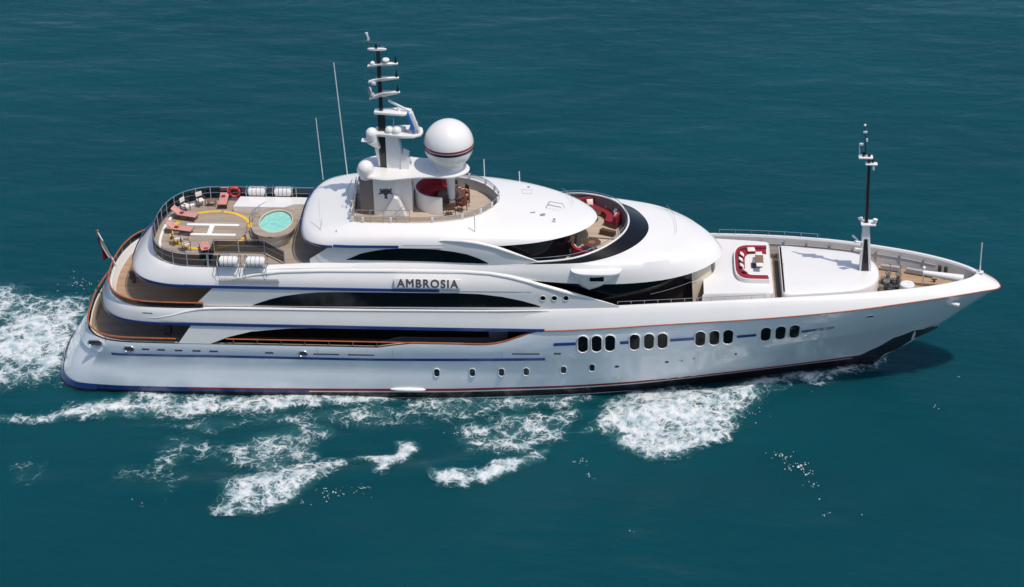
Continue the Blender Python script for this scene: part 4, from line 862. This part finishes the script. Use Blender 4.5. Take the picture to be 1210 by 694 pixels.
bm = bmesh.new(); box(bm, (0, 0, .012), (.75, .75, .02)); o = finish(bm, 'dark_floor_patch', DGREY); o.location = (47.85, 0, 7.84); tag(o, 'flat dark square on the foredeck aft of the oblong table', 'mat')  # flat dark square filling the gap aft of the table
# flybridge: round red sofa, table, chairs
t = arc_sofa('round_sofa', 'tall-backed crimson round sofa with white shell on the flybridge, half under the radome', (26.5, .9, 0), .85, 1.75, 80, 275, 12.0, .45, 1.2)
bm = bmesh.new(); n = 24; A = np.linspace(math.radians(78), math.radians(277), n); R = [[bm.verts.new((r * math.cos(a), r * math.sin(a), h)) for r, h in ((1.76, 0), (1.88, 0), (1.88, 1.24), (1.76, 1.24))] for a in A]
for P_, Q_ in zip(R, R[1:]):
    for k in range(4): bm.faces.new((P_[k], P_[(k + 1) % 4], Q_[(k + 1) % 4], Q_[k]))
bm.faces.new(R[0]); bm.faces.new(R[-1][::-1]); finish(bm, 'sofa_shell', WHITE, t)
round_table('dark wooden dining table in front of the round flybridge sofa', (27.2, .8, 12.0), .95, .7)
g = 'brown chairs with crimson cushions round the flybridge table'
FC = make_chair('brown flybridge chair on the near side of the dining table, closest to the railing', (27.3, -.95, 12.0), 1.9, g, WOOD)
for (x, y, rz, lab) in ((28.0, -.35, 2.5, 'brown flybridge chair at the near forward corner of the dining table'), (28.2, .55, 3.1, 'brown flybridge chair forward of the dining table, in the middle of the row'), (28.0, 1.5, 3.7, 'brown flybridge chair at the far forward corner of the dining table'), (27.2, 2.1, 4.5, 'brown flybridge chair on the far side of the dining table, beside the potted plant')):
    copy_thing(FC, (x, y, 12.0), rz, lab)
g2 = 'crimson cushions left on the flybridge chairs'
for x, y, lab in ((28.0, -.35, 'crimson cushion on the near forward corner chair of the flybridge'), (28.2, .55, 'crimson cushion on the middle forward chair of the flybridge'), (28.0, 1.5, 'crimson cushion on the far forward corner chair of the flybridge')):
    pillow(lab, (x, y, 12.54), .4, .42, REDF, g2, 0)
# potted plant
t = thing('potted_plant', 'small leafy potted plant beside the white pillar on the flybridge', 'plant', (26.9, 2.85, 12.0))
bm = bmesh.new(); lathe(bm, (0, 0, 0), [(.16, 0), (.22, .35), (.2, .37)], 16); finish(bm, 'pot', WOOD, t)
bm = bmesh.new()
for k in range(70):
    a, e_, r = rnd.random() * 6.28, rnd.random() * 1.4, .15 + rnd.random() * .35; c_ = Vector((r * math.cos(a) * math.cos(e_), r * math.sin(a) * math.cos(e_), .45 + r * 1.4 * math.sin(e_)))
    d_ = Vector((rnd.random() - .5, rnd.random() - .5, rnd.random() - .3)).normalized() * .1; s_ = d_.cross(Vector((rnd.random(), rnd.random(), rnd.random()))).normalized() * .04
    bm.faces.new([bm.verts.new(c_ - d_), bm.verts.new(c_ + s_), bm.verts.new(c_ + d_), bm.verts.new(c_ - s_)])
finish(bm, 'foliage', LEAF, t)

# ------------------------------------------------------------------ THE SEA
def vnoise(x, y, seed, n=256):
    g_ = np.random.RandomState(seed).rand(n, n); xi, yi = np.floor(x).astype(int), np.floor(y).astype(int); fx, fy = x - xi, y - yi
    fx, fy = fx * fx * (3 - 2 * fx), fy * fy * (3 - 2 * fy); G = lambda a, b: g_[a % n, b % n]
    return (G(xi, yi) * (1 - fx) + G(xi + 1, yi) * fx) * (1 - fy) + (G(xi, yi + 1) * (1 - fx) + G(xi + 1, yi + 1) * fx) * fy
def fbm(x, y, seed, o=4): return sum(vnoise(x * 2 ** k, y * 2 ** k, seed + k) / 2 ** k for k in range(o)) / sum(.5 ** k for k in range(o))
def inside(x, y, poly):
    r = np.zeros(x.shape, bool); n = len(poly)
    for i in range(n):
        x0, y0 = poly[i]; x1, y1 = poly[(i + 1) % n]
        if y0 == y1: continue
        c_ = ((y0 > y) != (y1 > y)) & (x < (x1 - x0) * (y - y0) / (y1 - y0) + x0); r ^= c_
    return r
def sdist(x, y, poly):
    d = np.full(x.shape, 1e9); n = len(poly)
    for i in range(n):
        a = np.array(poly[i]); b = np.array(poly[(i + 1) % n]); v = b - a; t = np.clip(((x - a[0]) * v[0] + (y - a[1]) * v[1]) / max(v @ v, 1e-9), 0, 1)
        d = np.minimum(d, np.hypot(x - a[0] - t * v[0], y - a[1] - t * v[1]))
    return np.where(inside(x, y, poly), d, -d)
FOAM_AREAS = [
  (1.0, 0.9, [(-7.77, 1.67), (-5.38, 4.54), (-3.48, 4.61), (-1.12, 5.44), (-0.63, 1.34), (-0.24, -3.25), (-1.34, -3.75), (-3.57, -2.25), (-6.56, -2.6)]),
  (0.68, 1.0, [(-10.37, 9.67), (-6.69, 8.26), (-4.11, 7.08), (-0.89, 7.2), (-0.31, 4.73), (0.3, -5.45), (-1.61, -5.09), (-5.92, -5.92)]),
  (0.95, 0.7, [(-4.72, -9.09), (-0.08, -8.69), (1.37, -7.36), (3.02, -6.76), (5.5, -7.19), (7.71, -6.35), (9.54, -6.6), (13.55, -5.69), (18.22, -5.07), (21.19, -5.06), (23.66, -5.93), (22.87, -6.71), (18.5, -7.1), (13.93, -7.92), (9.91, -8.5), (7.62, -8.8), (4.02, -8.53), (0.13, -9.52), (-4.54, -9.71)]),
  (0.8, 0.7, [(12.91, -17.63), (13.21, -16.14), (14.38, -15.35), (15.6, -14.8), (16.85, -13.48), (18.31, -13.42), (20.32, -13.08), (21.09, -13.3), (20.24, -14.6), (19.19, -16.39), (18.16, -18.13), (16.09, -19.42), (14.76, -19.95), (13.41, -19.53)]),
  (0.6, 0.8, [(13.77, -11.01), (14.83, -10.17), (16.28, -9.85), (17.95, -8.97), (19.42, -8.65), (20.27, -10.48), (19.01, -12.1), (19.48, -13.37), (15.68, -15.29), (13.63, -13.61), (12.81, -12.36)]),
  (0.5, 0.8, [(8.65, -10.95), (10.44, -10.88), (12.77, -12.1), (13.63, -13.61), (12.17, -13.67), (10.46, -14.0), (9.55, -15.3), (8.28, -14.85), (7.92, -11.77)]),
  (0.47, 0.8, [(7.18, -9.68), (14.21, -8.31), (19.49, -7.01), (25.46, -6.22), (25.7, -8.66), (21.95, -9.62), (14.44, -9.65), (8.54, -10.43)]),
  (1.0, 0.5, [(21.09, -13.3), (22.36, -12.94), (23.95, -12.67), (24.07, -11.11), (24.79, -10.95), (25.74, -11.57), (25.26, -12.62), (24.12, -14.19), (23.63, -14.96), (22.99, -14.49), (22.13, -13.39)]),
  (1.0, 0.5, [(26.28, -13.92), (27.11, -14.56), (28.77, -14.38), (30.55, -14.08), (31.53, -13.26), (32.79, -12.75), (34.55, -11.77), (34.64, -12.11), (33.33, -13.18), (31.86, -14.36), (30.91, -15.5), (29.16, -15.91), (27.37, -15.87), (26.62, -14.8)]),
  (0.62, 0.8, [(27.82, -9.48), (28.38, -8.27), (29.85, -8.21), (31.1, -6.95), (32.72, -7.13), (34.58, -6.81), (36.45, -6.49), (35.99, -8.68), (35.66, -10.1), (34.28, -11.55), (32.76, -12.3), (30.83, -12.6), (28.81, -11.77)]),
  (0.6, 0.8, [(23.61, -6.27), (26.95, -5.77), (30.72, -5.37), (35.04, -4.95), (37.45, -4.23), (37.49, -5.47), (35.11, -6.55), (31.1, -6.95), (28.52, -8.26), (25.78, -7.65), (23.85, -8.45)]),
  (0.97, 0.8, [(36.85, -9.3), (37.78, -7.27), (38.48, -5.65), (40.09, -4.43), (41.6, -3.68), (43.5, -3.25), (45.26, -3.65), (46.78, -3.47), (48.32, -2.71), (49.74, -1.94), (49.85, -2.41), (48.79, -3.63), (48.88, -4.55), (47.69, -6.64), (46.52, -8.91), (46.25, -10.23), (44.91, -10.71), (43.69, -11.83), (41.29, -12.45), (40.08, -11.76), (38.85, -10.96), (38.08, -9.47)]),
  (1.2, 1.2, [(40.5, -6.48), (42.99, -4.78), (44.47, -6.77), (44.2, -9.0), (42.0, -9.09)]),
  (0.6, 0.4, [(49.74, -1.63), (52.54, -0.19), (56.81, 1.23), (57.14, 0.78), (52.79, -0.96), (50.06, -2.5)]),
  (0.34, 0.8, [(-1.5, -14.36), (-0.34, -13.32), (1.99, -15.68), (1.03, -17.45), (-0.73, -16.76)]),
  (0.27, 0.8, [(5.3, -14.08), (9.16, -13.43), (12.08, -15.26), (10.38, -18.0), (6.46, -16.65)]),
  (.98, .9, [(44.5, -3.9), (49.5, -2.2), (53.5, -.6), (57.5, .8), (58.0, .2), (54.3, -1.7), (50.5, -3.4), (46.5, -5.6)]),
  (.6, .7, [(23.5, -5.3), (30, -5.0), (36, -4.2), (38, -5.4), (31, -6.6), (24, -7.0)]),
  (.6, .6, [(4, -5.3), (12, -5.4), (23, -5.3), (23, -6.6), (12, -7.4), (4, -7.3)]),
]

def foam_density(x, y):
    wx = x + 1.3 * (fbm(x * .45, y * .45, 11) - .5); wy = y + 1.3 * (fbm(x * .45 + 40, y * .45, 17) - .5)
    D = np.zeros(x.shape)
    for s, e, poly in FOAM_AREAS: D = np.maximum(D, s * np.clip(.5 + sdist(wx, wy, poly) / (2 * e), 0, 1))
    return D
def sea_height(x, y):
    h = .16 * (fbm(x * .07 + y * .02, y * .16, 3, 3) - .5) + .10 * (fbm(x * .3, y * .55, 5, 3) - .5)
    # ship-made waves: bow wave crest leaving the stem, trough and crests along the side
    for sgn in (-1,):
        d = -(y) - np.interp(x, [20, 40, 49, 57], [9.5, 7.0, 3.6, .6]); h = h + .35 * np.exp(-(d / 1.1) ** 2) * np.clip((x - 28) / 14, 0, 1) * np.clip((58 - x) / 6, 0, 1)
        d = -(y) - np.interp(x, [6, 26, 36], [18, 14.5, 11]); h = h + .28 * np.exp(-(d / 1.2) ** 2) * np.clip((x - 4) / 8, 0, 1) * np.clip((37 - x) / 5, 0, 1)
    return h
FADE = lambda x, y: np.clip(np.minimum(np.minimum((x + 70) / 20, (150 - x) / 20), np.minimum((y + 60) / 15, (140 - y) / 20)), 0, 1)
def grid_mesh(name, xs, ys, zf, keep=None):
    X, Y_ = np.meshgrid(xs, ys); Z = zf(X, Y_); nx, ny = len(xs), len(ys)
    V = np.stack([X.ravel(), Y_.ravel(), Z.ravel()], 1); idx = np.arange(nx * ny).reshape(ny, nx)
    F = np.stack([idx[:-1, :-1].ravel(), idx[:-1, 1:].ravel(), idx[1:, 1:].ravel(), idx[1:, :-1].ravel()], 1)
    if keep is not None: F = F[keep(X, Y_, F)]
    me = bpy.data.meshes.new(name); me.vertices.add(len(V)); me.vertices.foreach_set('co', V.astype(np.float32).ravel())
    me.loops.add(len(F) * 4); me.loops.foreach_set('vertex_index', F.astype(np.int32).ravel()); me.polygons.add(len(F))
    me.polygons.foreach_set('loop_start', np.arange(0, len(F) * 4, 4, dtype=np.int32)); me.polygons.foreach_set('use_smooth', np.ones(len(F), bool)); me.update(calc_edges=True)
    return me, X, Y_
def axis(a, b, step, far): 
    out = [-far, -far * .4, -far * .15, -far * .05]; return np.array([v for v in out if v < a - 5] + list(np.arange(a, b + .01, step)) + [-v for v in out[::-1] if -v > b + 5])
me, _, _ = grid_mesh('sea', axis(-70, 150, .6, 9000), axis(-60, 140, .6, 9000), lambda x, y: sea_height(x, y) * FADE(x, y))
sea = bpy.data.objects.new('sea_water', me); COL.objects.link(sea); sea['kind'] = 'structure'
m = bpy.data.materials.new('teal_sea_water'); m.use_nodes = True; n = m.node_tree; p = n.nodes['Principled BSDF']; L_ = n.links.new
tc = n.nodes.new('ShaderNodeTexCoord')
def nz(scale, detail, stretch=(1, 1, 1), rot=0, rough=.5):
    mp = n.nodes.new('ShaderNodeMapping'); mp.inputs['Scale'].default_value = stretch; mp.inputs['Rotation'].default_value = (0, 0, rot); L_(tc.outputs['Object'], mp.inputs[0])
    t_ = n.nodes.new('ShaderNodeTexNoise'); t_.inputs['Scale'].default_value = scale; t_.inputs['Detail'].default_value = detail; t_.inputs['Roughness'].default_value = rough; L_(mp.outputs[0], t_.inputs[0]); return t_.outputs[0]
def mth(op, a, b):
    x = n.nodes.new('ShaderNodeMath'); x.operation = op
    for i, v in enumerate((a, b)):
        if isinstance(v, (int, float)): x.inputs[i].default_value = v
        else: L_(v, x.inputs[i])
    return x.outputs[0]
big = nz(.035, 4, (1, 1.6, 1), .2); cr_ = n.nodes.new('ShaderNodeValToRGB'); L_(big, cr_.inputs[0])
cr_.color_ramp.elements[0].position = .3; cr_.color_ramp.elements[0].color = (.0025, .044, .058, 1); cr_.color_ramp.elements[1].position = .72; cr_.color_ramp.elements[1].color = (.003, .057, .072, 1)
L_(cr_.outputs[0], p.inputs['Base Color']); p.inputs['Subsurface Weight'].default_value = 1; p.inputs['Subsurface Radius'].default_value = (1.2, 4.5, 5.0); p.inputs['Subsurface Scale'].default_value = 1.0
p.inputs['Roughness'].default_value = .12; p.inputs['IOR'].default_value = 1.33; p.inputs['Specular IOR Level'].default_value = .16
hgt = mth('ADD', mth('ADD', mth('MULTIPLY', nz(.11, 3, (.6, 1.5, 1), .35), 2.6), mth('MULTIPLY', nz(.45, 5, (.55, 1.2, 1), .15), 1.0)), mth('MULTIPLY', nz(2.0, 4, (.6, 1.3, 1), -.1), .22))
b_ = n.nodes.new('ShaderNodeBump'); b_.inputs['Strength'].default_value = .42; b_.inputs['Distance'].default_value = .3; L_(hgt, b_.inputs['Height']); L_(b_.outputs[0], p.inputs['Normal'])
me.materials.append(m)
# foam
def fkeep(X, Y_, F):
    D = foam_density(X, Y_).ravel(); hb = np.array([HS(float(a), 0.05) if -1 < a < 57 else 0 for a in X[0]]); hb = np.tile(hb, (X.shape[0], 1)).ravel()
    xr, yr = X.ravel(), Y_.ravel(); hullin = (np.abs(yr) < hb - .15) & (xr > 0) & (xr < 56.5)
    return ((D[F] > .03).any(1)) & (~hullin[F]).all(1)
me, X, Y_ = grid_mesh('wake_foam', np.arange(-16, 58, .16), np.arange(-20, 13, .16), lambda x, y: sea_height(x, y) + .02 + .22 * np.clip(foam_density(x, y) - .35, 0, 1) * (.3 + 1.2 * fbm(x * 1.3, y * 1.3, 31, 4)), fkeep)
at_ = me.attributes.new('foam_amount', 'FLOAT', 'POINT'); at_.data.foreach_set('value', foam_density(X, Y_).ravel().astype(np.float32))
foam = bpy.data.objects.new('wake_foam', me); COL.objects.link(foam); tag(foam, 'white churned foam of the wake trailing along the hull and astern', 'foam', kind='stuff')
m = bpy.data.materials.new('sea_foam'); m.use_nodes = True; n = m.node_tree; p = n.nodes['Principled BSDF']; L_ = n.links.new; tc = n.nodes.new('ShaderNodeTexCoord')
at = n.nodes.new('ShaderNodeAttribute'); at.attribute_name = 'foam_amount'
# warped lattice of foam filaments
wn = n.nodes.new('ShaderNodeTexNoise'); wn.inputs['Scale'].default_value = .9; wn.inputs['Detail'].default_value = 4; L_(tc.outputs['Object'], wn.inputs[0])
sb = n.nodes.new('ShaderNodeVectorMath'); sb.operation = 'SUBTRACT'; L_(wn.outputs['Color'], sb.inputs[0]); sb.inputs[1].default_value = (.5, .5, .5)
sc = n.nodes.new('ShaderNodeVectorMath'); sc.operation = 'SCALE'; sc.inputs['Scale'].default_value = 2.2; L_(sb.outputs[0], sc.inputs[0])
ad = n.nodes.new('ShaderNodeVectorMath'); ad.operation = 'ADD'; L_(tc.outputs['Object'], ad.inputs[0]); L_(sc.outputs[0], ad.inputs[1])
def vor(scale):
    v = n.nodes.new('ShaderNodeTexVoronoi'); v.feature = 'DISTANCE_TO_EDGE'; v.inputs['Scale'].default_value = scale; L_(ad.outputs[0], v.inputs['Vector']); return v.outputs[0]
def nz2(s, d, r=.6):
    t_ = n.nodes.new('ShaderNodeTexNoise'); t_.inputs['Scale'].default_value = s; t_.inputs['Detail'].default_value = d; t_.inputs['Roughness'].default_value = r; L_(tc.outputs['Object'], t_.inputs[0]); return t_.outputs[0]
d1 = vor(.8); d2 = mth('ADD', vor(2.1), .05); d3 = mth('ADD', vor(5.0), .12)
dist = mth('MINIMUM', mth('MINIMUM', d1, d2), d3)
wid = mth('ADD', mth('MULTIPLY', mth('SUBTRACT', at.outputs['Fac'], .27), .42), mth('MULTIPLY', mth('SUBTRACT', nz2(.55, 7, .62), .5), .75))
v = mth('SUBTRACT', wid, dist)
v = mth('ADD', v, mth('MULTIPLY', mth('SUBTRACT', nz2(6, 6, .7), .5), .26))
mr = n.nodes.new('ShaderNodeMapRange'); mr.interpolation_type = 'SMOOTHSTEP'; mr.inputs[1].default_value = -.09; mr.inputs[2].default_value = .22; L_(v, mr.inputs[0])
edge = n.nodes.new('ShaderNodeMapRange'); edge.inputs[1].default_value = .05; edge.inputs[2].default_value = .25; L_(at.outputs['Fac'], edge.inputs[0])
ar = n.nodes.new('ShaderNodeMapRange'); ar.interpolation_type = 'SMOOTHSTEP'; ar.inputs[1].default_value = .12; ar.inputs[2].default_value = 1.0; ar.inputs[4].default_value = .55
L_(mth('ADD', at.outputs['Fac'], mth('MULTIPLY', mth('SUBTRACT', nz2(.35, 5), .5), .9)), ar.inputs[0])
both = mth('MAXIMUM', mr.outputs[0], ar.outputs[0])
L_(mth('MULTIPLY', both, edge.outputs[0]), p.inputs['Alpha'])
cr_ = n.nodes.new('ShaderNodeValToRGB'); L_(nz2(1.6, 6), cr_.inputs[0]); cr_.color_ramp.elements[0].position = .36; cr_.color_ramp.elements[0].color = (.36, .47, .50, 1); cr_.color_ramp.elements[1].position = .58; cr_.color_ramp.elements[1].color = (.70, .72, .72, 1)
mx = n.nodes.new('ShaderNodeMix'); mx.data_type = 'RGBA'; L_(mr.outputs[0], mx.inputs[0]); mx.inputs[6].default_value = (.05, .24, .27, 1); L_(cr_.outputs[0], mx.inputs[7])
L_(mx.outputs[2], p.inputs['Base Color']); p.inputs['Roughness'].default_value = .8; p.inputs['Specular IOR Level'].default_value = .2
b_ = n.nodes.new('ShaderNodeBump'); b_.inputs['Strength'].default_value = .9; b_.inputs['Distance'].default_value = .35; L_(v, b_.inputs['Height']); L_(b_.outputs[0], p.inputs['Normal'])
me.materials.append(m)
# spray droplets thrown off the wave crests
DROP = mat('spray_drop', (.85, .88, .88), .3)
bm = bmesh.new(); cl = [(49.9, -11.7, .9, 26, .35), (50.9, -13.0, 1.0, 40, .35), (51.4, -13.8, .5, 14, .3), (51.7, -15.0, .5, 12, .3), (52.0, -16.6, .3, 3, .3), (52.2, -18.3, .5, 5, .3), (54.6, -18.15, .05, 1, .6), (36.6, -13.0, .7, 12, .3), (37.2, -14.6, .6, 10, .3), (20.9, -17.2, 1.6, 34, .35), (22.6, -16.6, 1.2, 14, .3), (19.0, -18.4, .6, 6, .3), (47.8, -6.6, 1.6, 14, .3), (51.5, -3.6, 1.2, 6, .3), (28, -10, 1.2, 8, .25), (3, 8.3, 1.6, 30, .3), (-2.5, 9, 2.4, 40, .3), (8.5, -19.0, 1.8, 8, .25), (43, -12.2, 1.6, 14, .3), (1, -8, 2.5, 20, .25), (60.5, -5.5, .4, 3, .3), (62.5, -1.5, .3, 2, .3), (40, -20.5, .5, 3, .3), (69.3, -15.0, .3, 2, .4)]
for x, y, r, k, s in cl:
    for _ in range(k):
        a, q = rnd.random() * 6.28, r * rnd.gauss(0, .6); X_, Yy = x + q * math.cos(a), y + q * math.sin(a) * .7
        bmesh.ops.create_icosphere(bm, subdivisions=1, radius=.036 * s / .35 * (.35 + rnd.random() * .75), matrix=Matrix.Translation((X_, Yy, .06 + rnd.random() * .12)) @ Matrix.Diagonal((1.3, 1, .6, 1)))
o = finish(bm, 'spray_droplets', DROP); tag(o, 'scattered white specks of spray on the teal water beside the wake', 'spray', kind='stuff')
